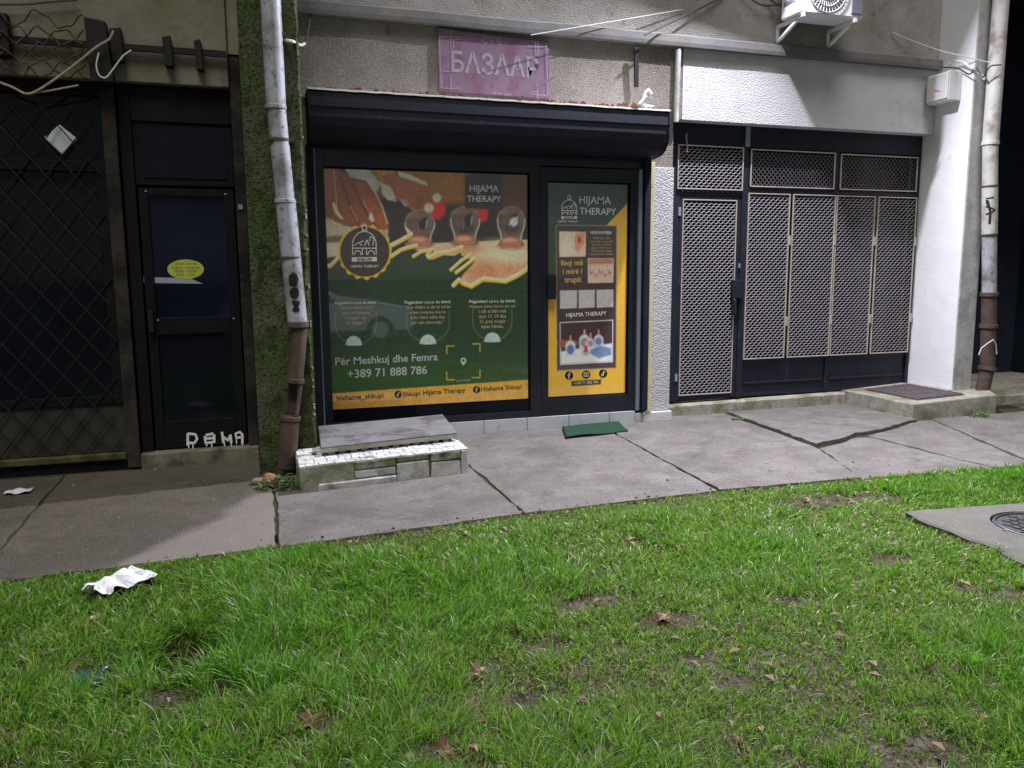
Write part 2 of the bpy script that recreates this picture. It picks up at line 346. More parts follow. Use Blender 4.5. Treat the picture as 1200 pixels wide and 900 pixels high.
# ------------------------------------------------------------------ printed pictures (a fine sheet whose points carry the ink colours)
class Print:
    def __init__(s, x0, x1, z0, z1, Y, step):
        nx = int((x1-x0)/step)+1; nz = int((z1-z0)/step)+1
        X, Z = np.meshgrid(np.linspace(x0, x1, nx), np.linspace(z0, z1, nz))
        s.X, s.Z, s.Y, s.nx, s.nz = X, Z, Y, nx, nz
        # where the print's own layout coordinates fall (read off the photographed poster)
        q = np.stack([X, np.full_like(X, Y), Z-CAM['h']], -1)
        r = np.array(RT); u = np.array(UP); f = np.array(FW)
        s.px = 600+CAM['f']*(q@r)/(q@f); s.py = 450-CAM['f']*(q@u)/(q@f)
        s.c = np.zeros((nz, nx, 3))
    def mix(s, a, c):
        a = np.clip(a, 0, 1)[..., None]; c = np.asarray(c, float)
        s.c = s.c*(1-a)+c*a
    def sdf(s, pts):
        px, py = s.px, s.py; n = len(pts); d = np.full(px.shape, 1e9); ins = np.zeros(px.shape, bool)
        for i in range(n):
            ax, ay = pts[i]; bx, by = pts[(i+1) % n]
            ex, ey = bx-ax, by-ay; t = np.clip(((px-ax)*ex+(py-ay)*ey)/(ex*ex+ey*ey+1e-9), 0, 1)
            d = np.minimum(d, np.hypot(px-ax-ex*t, py-ay-ey*t))
            cnd = ((ay > py) != (by > py))
            with np.errstate(divide='ignore', invalid='ignore'): xi = ax+(py-ay)*ex/(by-ay if by != ay else 1e-9)
            ins ^= cnd & (px < xi)
        return np.where(ins, -d, d)
    def poly(s, pts, c, soft=.6, op=1.0): s.mix(np.clip(.5-s.sdf(pts)/(2*soft), 0, 1)*op, c)
    def ell(s, cx, cy, rx, ry, c, soft=.12, op=1.0, rot=0):
        ca, sa = math.cos(rad(rot)), math.sin(rad(rot)); dx, dy = s.px-cx, s.py-cy
        r = np.hypot((dx*ca+dy*sa)/rx, (-dx*sa+dy*ca)/ry); s.mix(np.clip((1-r)/soft+.5, 0, 1)*op, c)
    def ring(s, cx, cy, rx, ry, wd, c, op=1.0):
        r = np.hypot((s.px-cx)/rx, (s.py-cy)/ry); s.mix(np.clip(1.3-np.abs(r-1)*min(rx, ry)/wd, 0, 1)*op, c)
    def line(s, pts, wd, c, op=1.0, soft=.5):
        d = np.full(s.px.shape, 1e9)
        for i in range(len(pts)-1):
            ax, ay = pts[i]; bx, by = pts[i+1]; ex, ey = bx-ax, by-ay
            t = np.clip(((s.px-ax)*ex+(s.py-ay)*ey)/(ex*ex+ey*ey+1e-9), 0, 1); d = np.minimum(d, np.hypot(s.px-ax-ex*t, s.py-ay-ey*t))
        s.mix(np.clip(.5+(wd/2-d)/(2*soft), 0, 1)*op, c)
    def grain(s, amp, sc): s.c = s.c*(1+amp*(fbm(s.px*sc+9, s.py*sc+4)-.47))[..., None]
    def build(s, name, m, parent, gain, thick=.004):
        base = np.zeros(3); p = parent
        while p is not None: base = base+np.array(LOC.get(p.name, (0,0,0))); p = p.parent
        nx, nz = s.nx, s.nz
        v = np.stack([s.X.ravel(), np.full(s.X.size, s.Y), s.Z.ravel()], 1)-base
        i = np.arange(nz-1)[:,None]*nx+np.arange(nx-1)[None,:]; i = i.ravel()
        f = np.stack([i, i+1, i+nx+1, i+nx], 1)
        # thin back sheet so that the print has a thickness
        vb = v[[0, nx-1, nx*nz-1, nx*(nz-1)]]+np.array([0, thick, 0]); nb = len(v)
        V = np.concatenate([v, vb])
        me = bpy.data.meshes.new(name); me.vertices.add(len(V)); me.vertices.foreach_set('co', V.ravel())
        nf = len(f)+1; me.loops.add(nf*4); me.polygons.add(nf)
        idx = np.concatenate([f.ravel(), [nb+3, nb+2, nb+1, nb]]); me.loops.foreach_set('vertex_index', idx.astype(np.int32))
        me.polygons.foreach_set('loop_start', np.arange(0, nf*4, 4, dtype=np.int32)); me.polygons.foreach_set('loop_total', np.full(nf, 4, np.int32))
        me.update(calc_edges=True); me.validate()
        ca = me.color_attributes.new('Col', 'FLOAT_COLOR', 'POINT')
        c = np.clip(lin(np.clip(s.c, 0, 255))*gain, 0, .92).reshape(-1, 3)
        c = np.concatenate([c, np.full((4, 3), .3)]); ca.data.foreach_set('color', np.concatenate([c, np.ones((len(c), 1))], 1).ravel().astype(np.float32))
        me.materials.append(m); o = link_mesh(name, me, parent); LOC[o.name] = Vector((0,0,0)); return o

exec_order = []

# ------------------------------------------------------------------ ground and pavement
YW, YG, YP = 7.40, 7.60, 7.40
EDGE = [(-6, 4.30), (-1.34, 4.50), (.05, 4.585), (1.6, 4.735), (3.0, 4.80), (4.4, 4.73), (5.8, 4.63), (9, 4.45), (14, 4.3)]
ex_, ey_ = zip(*EDGE)
def edge_y(x): return np.interp(x, ex_, ey_)
HOLE = onZ(222, 768); 
def ground_z(x, y):
    lawn = np.clip((edge_y(x)-y)/.35, 0, 1); st_ = np.clip((edge_y(x)-y+.03)/.07, 0, 1)
    near = np.exp(-((x-1)**2+(y-2)**2)/400)
    z = -.06+.053*st_+lawn*(.005+(.07*(fbm(x*1.1+3, y*1.1+8, 3)-.45)+.03*(fbm(x*4, y*4, 2)-.37))*near)
    z = z-.30*np.exp(-(((x-HOLE.x)/.15)**2+((y-HOLE.y)/.17)**2)**2)*lawn
    return np.where(lawn > .0, np.minimum(z, .06), np.minimum(z, -.006))
xs = np.concatenate([np.linspace(-250, -8, 14), np.arange(-7, 12.01, .07), np.linspace(13, 250, 14)])
ys = np.concatenate([np.linspace(-250, -6, 14), np.arange(-3, 5.3, .07), np.linspace(5.6, 14, 8), np.linspace(20, 250, 10)])
GX, GY = np.meshgrid(xs, ys); GZ = ground_z(GX, GY)
i = (np.arange(len(ys)-1)[:,None]*len(xs)+np.arange(len(xs)-1)[None,:]).ravel()
me = bpy.data.meshes.new('lawn_ground'); me.from_pydata(np.stack([GX.ravel(), GY.ravel(), GZ.ravel()], 1).tolist(), [], np.stack([i, i+1, i+1+len(xs), i+len(xs)], 1).tolist())
me.polygons.foreach_set('use_smooth', [True]*len(me.polygons)); me.materials.append(MT['soil'])
tag(link_mesh('lawn_ground', me), kind='structure')

pavement = bpy.data.objects.new('pavement', None); COL.objects.link(pavement); pavement.location = (1.5, 6, 0); LOC['pavement'] = Vector((1.5, 6, 0)); pavement['kind'] = 'structure'
b = MB(); b.box(-6, 14, 4.85, 7.7, -.20, -.014)
b.build('joint_bed', MT['joint_soil'], pavement)
def slab(poly, m, tilt=(0,0,0), top=0.0, drop=.09, jit=.006):
    """an irregular cast slab: jittered outline, worn upper edge, thickness"""
    pts = []
    n = len(poly)
    for k in range(n):
        a = np.array(poly[k], float); c = np.array(poly[(k+1) % n], float); L = np.hypot(*(c-a)); q = max(1, int(L/.09))
        for j in range(q):
            p = a+(c-a)*j/q
            if j: p = p+RNG.normal(0, jit, 2)
            pts.append(p)
    cx, cyy = np.mean([p[0] for p in pts]), np.mean([p[1] for p in pts])
    zt = lambda p: top+tilt[0]*(p[0]-cx)+tilt[1]*(p[1]-cyy)
    bm = bmesh.new()
    tv = [bm.verts.new((p[0]-1.5, p[1]-6, zt(p))) for p in pts]; bv = [bm.verts.new((p[0]-1.5, p[1]-6, zt(p)-drop)) for p in pts]
    f = bm.faces.new(tv); N_ = len(pts)
    for k in range(N_): bm.faces.new((tv[k], bv[k], bv[(k+1) % N_], tv[(k+1) % N_]))
    bmesh.ops.recalc_face_normals(bm, faces=bm.faces)
    if f.normal.z < 0: bmesh.ops.reverse_faces(bm, faces=bm.faces)
    bmesh.ops.bevel(bm, geom=[e for e in f.edges], offset=.007, segments=2, affect='EDGES', profile=.6)
    bmesh.ops.triangulate(bm, faces=[q for q in bm.faces if len(q.verts) > 8])
    me = bpy.data.meshes.new('paving_slab'); bm.to_mesh(me); bm.free(); me.materials.append(m)
    o = link_mesh('paving_slab', me, pavement); LOC[o.name] = Vector((0,0,0)); return o
e = lambda x: float(edge_y(x))
BACKY = 7.62
slab([(-6, e(-6)), (-3.2, e(-3.2)), (-3.2, 6.86), (-6, 6.86)], MT['pave_wet_shade'])
slab([(-3.18, e(-3.18)), (-1.50, e(-1.5)), (-1.54, 6.86), (-3.18, 6.86)], MT['pave_wet_shade'], top=-.004)
slab([(-1.475, e(-1.47)), (0.028, e(.02)), (.018, 6.33), (-.06, 6.33), (-.06, 6.86), (-1.515, 6.86)], MT['pave_wet_shade'], top=.002)
slab([(.050, e(.05)), (1.578, e(1.57)), (1.553, 7.33), (.40, 7.33), (.40, 6.33), (.045, 6.33)], MT['pave'], tilt=(0, .001))
slab([(1.594, e(1.6)), (3.082, e(3.08)), (3.283, 7.33), (1.575, 7.33)], MT['pave'], top=-.002)
slab([(3.095, e(3.1)), (4.285, e(4.28)), (4.66, 5.72), (4.855, 7.50), (3.30, 7.50)], MT['pave'], top=.004)
slab([(4.70, 5.755), (5.03, 5.86), (5.30, 6.00), (5.845, 6.165), (6.26, 6.35), (6.50, 6.42), (6.50, 7.50), (4.90, 7.50)], MT['pave'], top=.020, tilt=(-.004, -.006), jit=.013)
slab([(4.30, e(4.3)), (5.50, e(5.5)), (5.455, 5.93), (5.31, 5.965), (5.03, 5.815), (4.69, 5.70)], MT['pave'], top=-.006, jit=.010)
slab([(5.515, e(5.5)), (5.90, e(5.9)), (6.70, 6.44), (6.52, 6.44), (6.26, 6.315), (5.85, 6.13), (5.475, 6.0)], MT['pave'], top=-.002, jit=.009)
slab([(5.925, e(5.92)), (7.75, e(7.75)), (8.25, 6.48), (6.735, 6.46)], MT['pave'], top=.003)
slab([(7.77, e(7.77)), (10, e(10)), (10, 7.6), (8.27, 7.6), (8.27, 6.5)], MT['pave'], top=-.003)
slab([(10.02, e(10.02)), (14, e(14)), (14, 7.6), (10.02, 7.6)], MT['pave'], top=.003)

# ------------------------------------------------------------------ the building
bld = thing('apartment_building', (3.5, 7.4, 0), 'ground floor of a plastered apartment building with ledge and pillars behind the shopfronts', 'building')
ZT = 6.9
def pillar_box(name, m, x0, x1, y0, y1, z0, z1, bev=.012): return boxpart(name, m, bld, x0, x1, y0, y1, z0, z1, bevel=bev)
boxpart('upper_wall', MT['upper_plaster'], bld, .38, 7.46, YW, 8.1, 3.80, ZT)
boxpart('roughcast_wall', MT['rough_plaster'], bld, .38, 4.205, YW+.012, 8.1, 3.105, 3.797)
boxpart('roughcast_wall', MT['rough_plaster'], bld, .38, 4.115, YW+.012, 8.1, 2.62, 3.103)
boxpart('white_wall', MT['white_plaster'], bld, 4.208, 7.457, YW+.006, 8.1, 3.105, 3.797)
boxpart('plaster_pier', MT['pier_plaster'], bld, 3.885, 4.115, YW-.02, 8.1, .10, 2.617, bevel=.006)
boxpart('pier_foot', MT['white_plaster'], bld, 3.70, 4.135, YW-.05, 7.6, -.02, .097, bevel=.01)
boxpart('left_jamb', MT['cream_trim'], bld, .384, .515, YW-.05, 7.55, .0, 3.02, bevel=.004)
boxpart('pier_trim', MT['cream_trim'], bld, 3.815, 3.882, YW-.055, 7.55, .10, 2.66, bevel=.004)
# mossy pillar, chipped along its right edge
b = MB(); n = 60
ring = []
for k in range(n+1):
    z = -.05+(ZT+.05)*k/n; c = .018*abs(math.sin(k*12.9898)*43758.5453 % 1) if k % 3 else 0
    ring.append([(-.052, 6.35, z), (.365-c, 6.35, z), (.378, 6.362+c, z), (.378, 7.45, z), (-.052, 7.45, z)])
vs = [p for r_ in ring for p in r_]; fs = []
for k in range(n):
    for j in range(5): fs.append((k*5+j, k*5+(j+1) % 5, (k+1)*5+(j+1) % 5, (k+1)*5+j))
fs += [tuple(range(5)), tuple(range(n*5, n*5+5))]
b.add(vs, fs); b.build('mossy_pillar', MT['moss_pillar'], bld)
b = MB()
for k in range(15):                       # pale plaster flaking along the pillar edge
    z = .35+random.random()*2.6; s_ = .004+.016*random.random()**2
    b.hexa([(.372, 6.345, z), (.383, 6.345, z), (.383, 6.375, z), (.372, 6.375, z)], [(.370, 6.346, z+s_*2), (.382, 6.346, z+s_*2.4), (.382, 6.37, z+s_*2), (.372, 6.37, z+s_*2.2)])
b.build('plaster_flakes', MT['white_plaster'], bld, kind='stuff')
# right column: lit side towards the gate coloured whiter, shaded front coloured greyer
b = MB(); b.box(7.463, 7.73, 6.905, 9.6, -.05, ZT); b.build('right_column', [MT['column_grey']], bld, bevel=.012)
b = MB(); b.box(7.459, 7.4625, 6.915, 7.62, .02, ZT-.01); b.build('lit_column_face', MT['white_lit'], bld)
# ledge with a slightly sagging run
b = MB(); NL = 46; vs = []; fs = []
for k in range(NL+1):
    x = .385+(7.455-.385)*k/NL; dz = .012*(vnoise(np.array(x*1.3), np.array(2.2))-.5)
    yo = YW-.062+.010*(vnoise(np.array(x*3), np.array(5.))-.5)
    for (yy, zz) in ((YW-.002, 3.80), (yo, 3.795), (yo-.005, 3.83), (yo, 3.893), (YW-.002, 3.925)): vs.append((x, yy, zz+dz))
for k in range(NL):
    for j in range(4): fs.append((k*5+j, k*5+j+1, (k+1)*5+j+1, (k+1)*5+j))
fs += [(0,1,2,3,4), tuple(range(NL*5, NL*5+5))[::-1]]
b.add(vs, fs); b.build('ledge', MT['ledge'], bld)
# left bay: lintel, beam strip
boxpart('beige_lintel', MT['beige_lintel'], bld, -3.6, -.145, 6.90, 8.1, 3.035, ZT, bevel=.008)
boxpart('lintel_strip', MT['beige_lintel'], bld, -.142, -.055, 6.93, 8.1, 3.30, ZT)
boxpart('bay_side_wall', MT['old_black'], bld, -4.2, -3.6, 6.6, 8.1, 0, ZT)
# back walls, passage on the right
boxpart('inner_wall', MT['interior'], bld, -3.6, 7.46, 8.1, 8.3, -.05, ZT)
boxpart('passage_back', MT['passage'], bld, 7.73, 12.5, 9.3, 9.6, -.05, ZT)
boxpart('passage_shade_side', MT['passage'], bld, 11.2, 12.5, 6.9, 9.298, -.05, ZT)
boxpart('passage_shade_roof', MT['passage'], bld, 7.732, 11.198, 6.95, 9.298, 5.2, ZT-.003)  # roof and far side wall are unseen, added to keep ambient light low
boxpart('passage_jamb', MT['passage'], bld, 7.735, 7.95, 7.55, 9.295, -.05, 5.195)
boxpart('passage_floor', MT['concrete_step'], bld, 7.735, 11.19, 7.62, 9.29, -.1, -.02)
boxpart('passage_panel', MT['passage'], bld, 8.45, 9.3, 9.24, 9.297, .2, 3.2, bevel=.01)
b = MB(); b.box(8.05, 9.2, 6.95, 7.5, -.03, .10); b.build('passage_step', MT['concrete_step'], bld, bevel=.015)
# threshold tiles below the shop window
tx = [1.55, 2.05, 2.50, 2.95, 3.40, 3.697]
boxpart('threshold', MT['grout'], bld, .52, 3.70, YW-.045, 7.6, -.03, .108)
for k in range(5):
    boxpart('threshold_tile', MT['grey_tile'], bld, tx[k]+.003, tx[k+1]-.003, YW-.058, YW-.046, -.01, .112, bevel=.002)
    boxpart('threshold_tile', MT['grey_tile'], bld, tx[k]+.003, tx[k+1]-.003, YW-.058, YW+.02, .1125, .122, bevel=.002)

# step under the gate
kerb = thing('gate_step', (5.3, 7.5, 0), 'low worn concrete step running under the mesh gate', 'step')
b = MB(); NK = 40; vs = []; fs = []
for k in range(NK+1):
    x = 4.14+(6.50-4.14)*k/NK; d1 = .012*(RNG.random()-.5); d2 = .012*(RNG.random()-.5); h_ = .128+.02*k/NK
    for (yy, zz) in ((7.7, -.03), (7.49+d1, -.03), (7.492+d1, h_-.02+d2), (7.515, h_), (7.7, h_)): vs.append((x, yy, zz))
for k in range(NK):
    for j in range(4): fs.append((k*5+j, k*5+j+1, (k+1)*5+j+1, (k+1)*5+j))
fs += [(0,1,2,3,4), tuple(range(NK*5, NK*5+5))[::-1]]
b.add(vs, fs); b.build('step_block', MT['concrete_step'], kerb)

# concrete plinth with the grate
pl = thing('grate_plinth', (7.1, 7.0, 0), 'raised concrete plinth before the white column with a rusty grate in its top', 'plinth')
b = MB()
zl, zr = .165, .215
b.hexa([(6.51, 6.50, -.03), (7.60, 6.45, -.03), (7.95, 6.90, -.03), (6.51, 7.595, -.03)], [(6.515, 6.51, zl), (7.60, 6.46, zr), (7.95, 6.90, zr), (6.515, 7.595, zl)])
o = b.build('plinth_slab', MT['concrete_step'], pl, bevel=.014)
b = MB(); b.hexa([(6.515, 6.91, -.03), (7.455, 6.91, -.03), (7.455, 7.60, -.03), (6.515, 7.60, -.03)], [(6.515, 6.91, zl-.004), (7.455, 6.91, zr-.004), (7.455, 7.60, zr-.004), (6.515, 7.60, zl-.004)])
b.build('plinth_back', MT['concrete_step'], pl)
# sheet-metal grate: ribs
def plz(x): return zl+(zr-zl)*(x-6.51)/1.09
gr = MB(); 
P4 = [(6.70, 6.64), (7.33, 6.62), (7.36, 7.42), (6.72, 7.46)]
gr.hexa([(x, y, plz(x)-.006) for x, y in P4], [(x, y, plz(x)+.006) for x, y in P4])
g0 = gr.build('grate_plate', MT['grate'], pl)
for k in range(11):
    t = (k+.5)/11; xa = 6.70+(7.33-6.70)*t; xb = 6.72+(7.36-6.72)*t
    b = MB(); b.bar((xa, 6.64, plz(xa)+.013), (xb, 7.44, plz(xb)+.013), .030, .013); b.build('grate_rib', MT['grate'], pl, bevel=.003)
tag((lambda bb: (bb.tube([(6.70, 7.40, .172), (6.76, 7.44, .176), (6.85, 7.42, .175), (6.92, 7.45, .18)], [.008, .014, .012, .006], 6), bb.build('red_rag', flat('red scrap', (.30, .05, .045), .8)))[1])(MB()),
    'small crumpled red scrap at the back edge of the rusty grate', 'scrap')

# ------------------------------------------------------------------ shopfront
shop = thing('shopfront', (2.2, 7.4, .1), 'dark navy metal shopfront with a big window and a glazed door under the shutter box', 'shopfront')
ZB = .125
b = MB()
b.box(.52, .605, YW-.045, YW+.05, ZB, 2.66)         # left stile
b.box(2.545, 2.655, YW-.045, YW+.05, ZB, 2.66)      # mullion
b.box(3.745, 3.812, YW-.045, YW+.05, ZB, 2.66)      # right stile
b.box(.605, 2.545, YW-.044, YW+.05, 2.515, 2.66)
b.box(2.655, 3.745, YW-.044, YW+.05, 2.59, 2.66)
b.box(.605, 2.545, YW-.044, YW+.05, ZB, .19)
b.build('frame', MT['black_metal'], shop, bevel=.003)
boxpart('window_pane', MT['glass'], shop, .605, 2.545, YW+.004, YW+.012, .19, 2.515)
dr = MB(); dr.box(2.660, 2.735, YW-.035, YW+.03, ZB+.01, 2.58); dr.box(3.62, 3.70, YW-.035, YW+.03, ZB+.01, 2.58)
dr.box(2.735, 3.62, YW-.034, YW+.03, 2.45, 2.58); dr.box(2.735, 3.62, YW-.034, YW+.03, ZB+.01, .30)
door = dr.build('shop_door', MT['black_metal'], shop, bevel=.003)
boxpart('door_pane', MT['glass'], door, 2.735, 3.62, YW+.004, YW+.012, .30, 2.45)
boxpart('handle', MT['black_metal'], door, 2.715, 2.805, YW-.085, YW-.036, 1.30, 1.545, bevel=.01)
boxpart('door_edge', MT['alu_edge'], shop, 3.703, 3.742, YW-.060, YW+.02, ZB, 2.585, bevel=.004)
boxpart('shutter_rail', MT['navy'], shop, .452, .517, YW-.11, YW-.052, .0, 2.68, bevel=.004)
boxpart('shutter_rail', MT['navy'], shop, 3.748, 3.812, YW-.11, YW-.058, .125, 2.68, bevel=.004)
boxpart('window_bead', MT['alu_edge'], shop, .518, .530, YW-.058, YW-.046, ZB, 2.66)

# roller shutter box
sb = thing('shutter_box', (2.2, 7.2, 2.68), 'long dark blue roller shutter box with a rounded lower edge above the shop window', 'shutter box')
prof = [(YW+.01, 3.092), (7.03, 3.092), (7.0, 3.070), (6.995, 2.955), (7.003, 2.945), (7.003, 2.875), (7.02, 2.80), (7.075, 2.735), (7.15, 2.70), (7.30, 2.685), (YW+.01, 2.685)]
b = MB(); b.prism([(.482, y, z) for y, z in prof], (3.352, 0, 0)); b.build('hood', MT['navy'], sb, bevel=.003)
for x in (.470, 3.835):
    b = MB(); b.prism([(x, y+(.006 if y < 7.3 else 0)*-1, z+(.005 if z > 2.9 else -.005)) for y, z in prof], (.011, 0, 0)); b.build('end_cap', MT['navy'], sb)
b = MB(); vs = []; fs = []; NF = 60
for k in range(NF+1):
    x = .468+(3.85-.468)*k/NF; d = .010*(RNG.random()-.5)
    for (yy, zz) in ((7.41, 3.112), (6.992, 3.100+.3*d), (6.991, 3.084+.5*d), (7.05, 3.094)): vs.append((x, yy, zz))
for k in range(NF):
    for j in range(3): fs.append((k*4+j, k*4+j+1, (k+1)*4+j+1, (k+1)*4+j))
b.add(vs, fs); b.build('flashing', MT['flash_white'], sb)
b = MB()
for k in range(150):
    x = .5+3.3*random.random()**.8; s_ = .006+.02*random.random()**2; y = 7.0+.05*random.random(); z = 3.106
    if 3.25 < x < 3.5: s_ *= 1.6
    b.hexa([(x-s_, y-s_*.6, z-.004), (x+s_, y-s_*.7, z-.004), (x+s_*.8, y+s_*.7, z-.004), (x-s_*.7, y+s_*.6, z-.004)],
           [(x-s_*.5, y-s_*.3, z+s_*1.1), (x+s_*.4, y-s_*.5, z+s_*.8), (x+s_*.5, y+s_*.4, z+s_*.9), (x-s_*.3, y+s_*.5, z+s_*.6)])
b.build('rust_flakes', MT['rust_flakes'], sb, kind='stuff')

# ------------------------------------------------------------------ window poster
INK = dict(white=flat('white print', (.78,.78,.76), .3), dim_white=flat('pale print', (.50,.54,.53), .3), yellow=flat('yellow print', (.72,.48,.16), .3),
           dark=flat('dark print', (.035,.032,.028), .3), cream=flat('cream print', (.60,.52,.40), .3), black=flat('black print', (.012,.012,.012), .3), tan=flat('tan print', (.52,.43,.26), .3))
PG = 1.9
wp = thing('window_poster', (1.57, YW, .31), 'wide printed poster of hands placing glass cups on a back, filling the shop window', 'poster')
P1 = Print(.597, 2.528, .312, 2.497, YW-.006, .0066)
c = P1
G_ = (38, 55, 42)
c.c[:] = G_
c.mix(np.clip((420-c.py)/90, 0, 1)*.35, (52, 56, 50))
# photograph area
c.poly([(370,190),(625,190),(625,330),(370,330)], (48,40,39), 1)
c.poly([(420,190),(547,195),(547,238),(520,240),(500,236),(470,238),(446,230),(430,215)], (136,92,48), 5)
c.ell(530, 215, 26, 18, (158,106,50), 1.2, .7)
c.poly([(588,195),(625,195),(625,256),(588,252)], (92,60,46), 3)
c.poly([(588,252),(625,252),(625,282),(588,282)], (52,42,40), 4)
c.poly([(430,232),(620,250),(620,284),(430,290)], (44,38,40), 4, .85)
c.ell(545, 252, 70, 12, (62,44,40), 1.2, .5)
# sleeves and left hand
c.poly([(404,197),(432,198),(446,215),(440,228),(424,212),(410,208)], (172,166,162), 1.2)
c.poly([(440,197),(462,198),(458,226),(446,214)], (176,120,62), 2)
c.poly([(452,214),(466,224),(464,236),(454,234),(448,226)], (198,186,172), 1.2)
c.poly([(376,250),(402,263),(420,268),(415,290),(402,300),(376,302)], (176,160,142), 1.5)
c.poly([(376,278),(400,276),(404,283),(378,285)], (110,84,66), 1.2)
c.poly([(376,284),(398,286),(400,298),(378,303)], (196,178,156), 1.5)
hand = [(376,198),(396,199),(408,205),(416,214),(421,209),(430,212),(438,224),(447,240),(453,256),(455,268),(451,272),(444,268),(440,270),(432,266),(424,266),(414,264),(404,264),(392,259),(384,252),(376,244)]
c.poly(hand, (132,70,44), .8)
c.ell(386, 215, 12, 22, (150,84,52), .9, .6); c.ell(428, 232, 8, 26, (156,84,50), .9, .6, -30); c.ell(448, 258, 6, 14, (158,82,50), .9, .6, -20)
c.ell(384, 246, 12, 10, (108,54,36), .8, .6)
c.line([(398,206),(408,236),(420,264)], 3.2, (92,46,32), .8, 1.2); c.line([(413,214),(424,240),(440,266)], 3.0, (88,44,30), .8, 1.2); c.line([(390,236),(402,258)], 2, (92,46,32), .7, 1)
c.line([(420,208),(430,211),(440,226),(448,242),(454,262)], 1.6, (214,190,164), .9, .7)
c.poly([(389,238),(392,237),(397,248),(403,257),(400,257),(392,249)], (206,182,160), .7)
c.poly([(433,249),(436,250),(439,258),(436,261),(432,256)], (214,190,170), .7)
c.line([(411,242),(419,259)], 1.1, (196,160,136), .8); c.line([(426,236),(432,248)], 1.0, (190,150,120), .7)
c.poly([(449,270),(455,268),(455,281),(452,282)], (150,140,132), .9)
# right hand
h2 = [(448,206),(466,203),(486,210),(500,217),(501,229),(505,238),(500,244),(494,248),(487,249),(480,244),(472,236),(462,234),(452,222)]
c.poly(h2, (146,86,58), .9); c.ell(478, 220, 18, 9, (164,102,70), 1, .6, 20); c.ell(492, 238, 8, 8, (122,66,46), .9, .6)
c.poly([(466,201),(480,204),(500,214),(501,218),(484,212),(468,207)], (206,186,162), .8)
c.poly([(446,214),(458,219),(464,232),(456,235),(448,228)], (196,182,166), .8)
c.ell(476, 237, 5, 4.5, (150,120,124), .6, .8); c.line([(470,234),(476,242)], 1.2, (200,180,180), .8); c.line([(477,232),(482,241)], 1.2, (96,60,66), .8)
# red blobs
c.ell(512, 244, 10, 13, (206,40,34), .4); c.ell(512, 232, 5, 5.5, (226,206,170), .4)
c.poly([(555,241),(573,242),(571,258),(562,261),(558,252)], (200,44,34), 1.6)
# skin
skin = [(486,292),(506,285),(524,284),(540,284),(562,283),(590,281),(625,281),(625,318),(606,328),(596,330),(566,330),(552,337),(542,334),(540,324),(556,308),(546,300),(520,300),(508,306)]
c.poly(skin, (190,156,128), 1.0)
c.ell(590, 296, 34, 14, (212,182,152), 1.1, .8); c.ell(566, 318, 24, 12, (170,112,74), 1.1, .8); c.ell(604, 316, 18, 8, (176,124,86), 1.2, .7); c.ell(548, 292, 18, 6, (160,110,76), 1.0, .6); c.ell(600,289,18,4,(160,108,78),1,.6)
# glass cups
def cup(x, yt, yb, rx, k):
    h_ = yb-yt; top = arc(x, yt+rx, rx, rx, 180, 360, 16)
    sil = top+[(x+rx*.97, yt+h_*.52), (x+rx*.80, yt+h_*.68), (x+rx*.70, yb-h_*.16), (x+rx*.96, yb), (x+rx*.6, yb+3.5), (x-rx*.6, yb+3.5), (x-rx*.96, yb), (x-rx*.70, yb-h_*.16), (x-rx*.80, yt+h_*.68), (x-rx*.97, yt+h_*.52)]
    c.poly(sil, (100,84,78), .8); c.ell(x, yt+rx*1.1, rx*.80, rx*.82, (66,56,54), .5)
    c.ell(x-rx*.15, yt+rx*.42, rx*.66, rx*.24, (150,110,86), .8, .55); c.ell(x+rx*.32, yt+rx*.95, rx*.32, rx*.40, (36,34,37), .5, .8); c.ell(x-rx*.42, yt+rx*1.05, rx*.26, rx*.42, (104,84,74), .8, .7)
    c.ell(x+rx*.62, yt+rx*.9, rx*.16, rx*.5, (128,112,102), .9, .6)
    for sd in (-1, 1): c.line([(x+sd*rx*.93, yt+rx*.9), (x+sd*rx*.90, yt+h_*.52), (x+sd*rx*.73, yt+h_*.70), (x+sd*rx*.64, yb-h_*.14)], 1.7, (196,184,170), .75, .7)
    c.line(arc(x, yt+rx, rx*.94, rx*.94, 195, 345, 14), 1.1, (150,136,124), .55, .6)
    c.line([(x-rx*.12, yt+rx*.8), (x-rx*.1, yt+rx*1.5)], 1.4, (140,132,128), .5, 1); c.line([(x+rx*.45, yt+rx*.7), (x+rx*.4, yt+rx*1.25)], 1.4, (206,204,204), .7, .8)
    c.ell(x, yb-3, rx*.70, rx*.44, (158,102,74), .4, .92); c.ell(x-rx*.1, yb-6.5, rx*.46, rx*.16, (196,144,114), .8, .8)
    c.line(arc(x, yb-1, rx*.90, 4.2, 0, 180), 1.3, (180,152,128), .7)
    if k == 3: c.ell(x+3, yt+19, 4.5, 5.5, (196,196,200), .6, .9); c.line([(x-2, yt+22), (x+6, yt+14)], 1.2, (236,236,240), .9)
    if k == 1: c.ell(x, yt+rx*1.5, rx*.7, 4, (120,86,66), .6, .7); c.poly([(x-rx*.9, yt+20), (x-rx*.5, yt+27), (x-rx*.66, yt+32)], (206,196,186), .8, .8)
cup(492, 245, 287, 18.5, 1); cup(545, 241, 286, 18, 2); cup(599, 241, 288, 17, 3)
c.ell(502.5, 243.5, 6.4, 6.4, (160,140,122), .2); c.ell(502.5, 243.5, 4.4, 4.6, (196,176,152), .3)
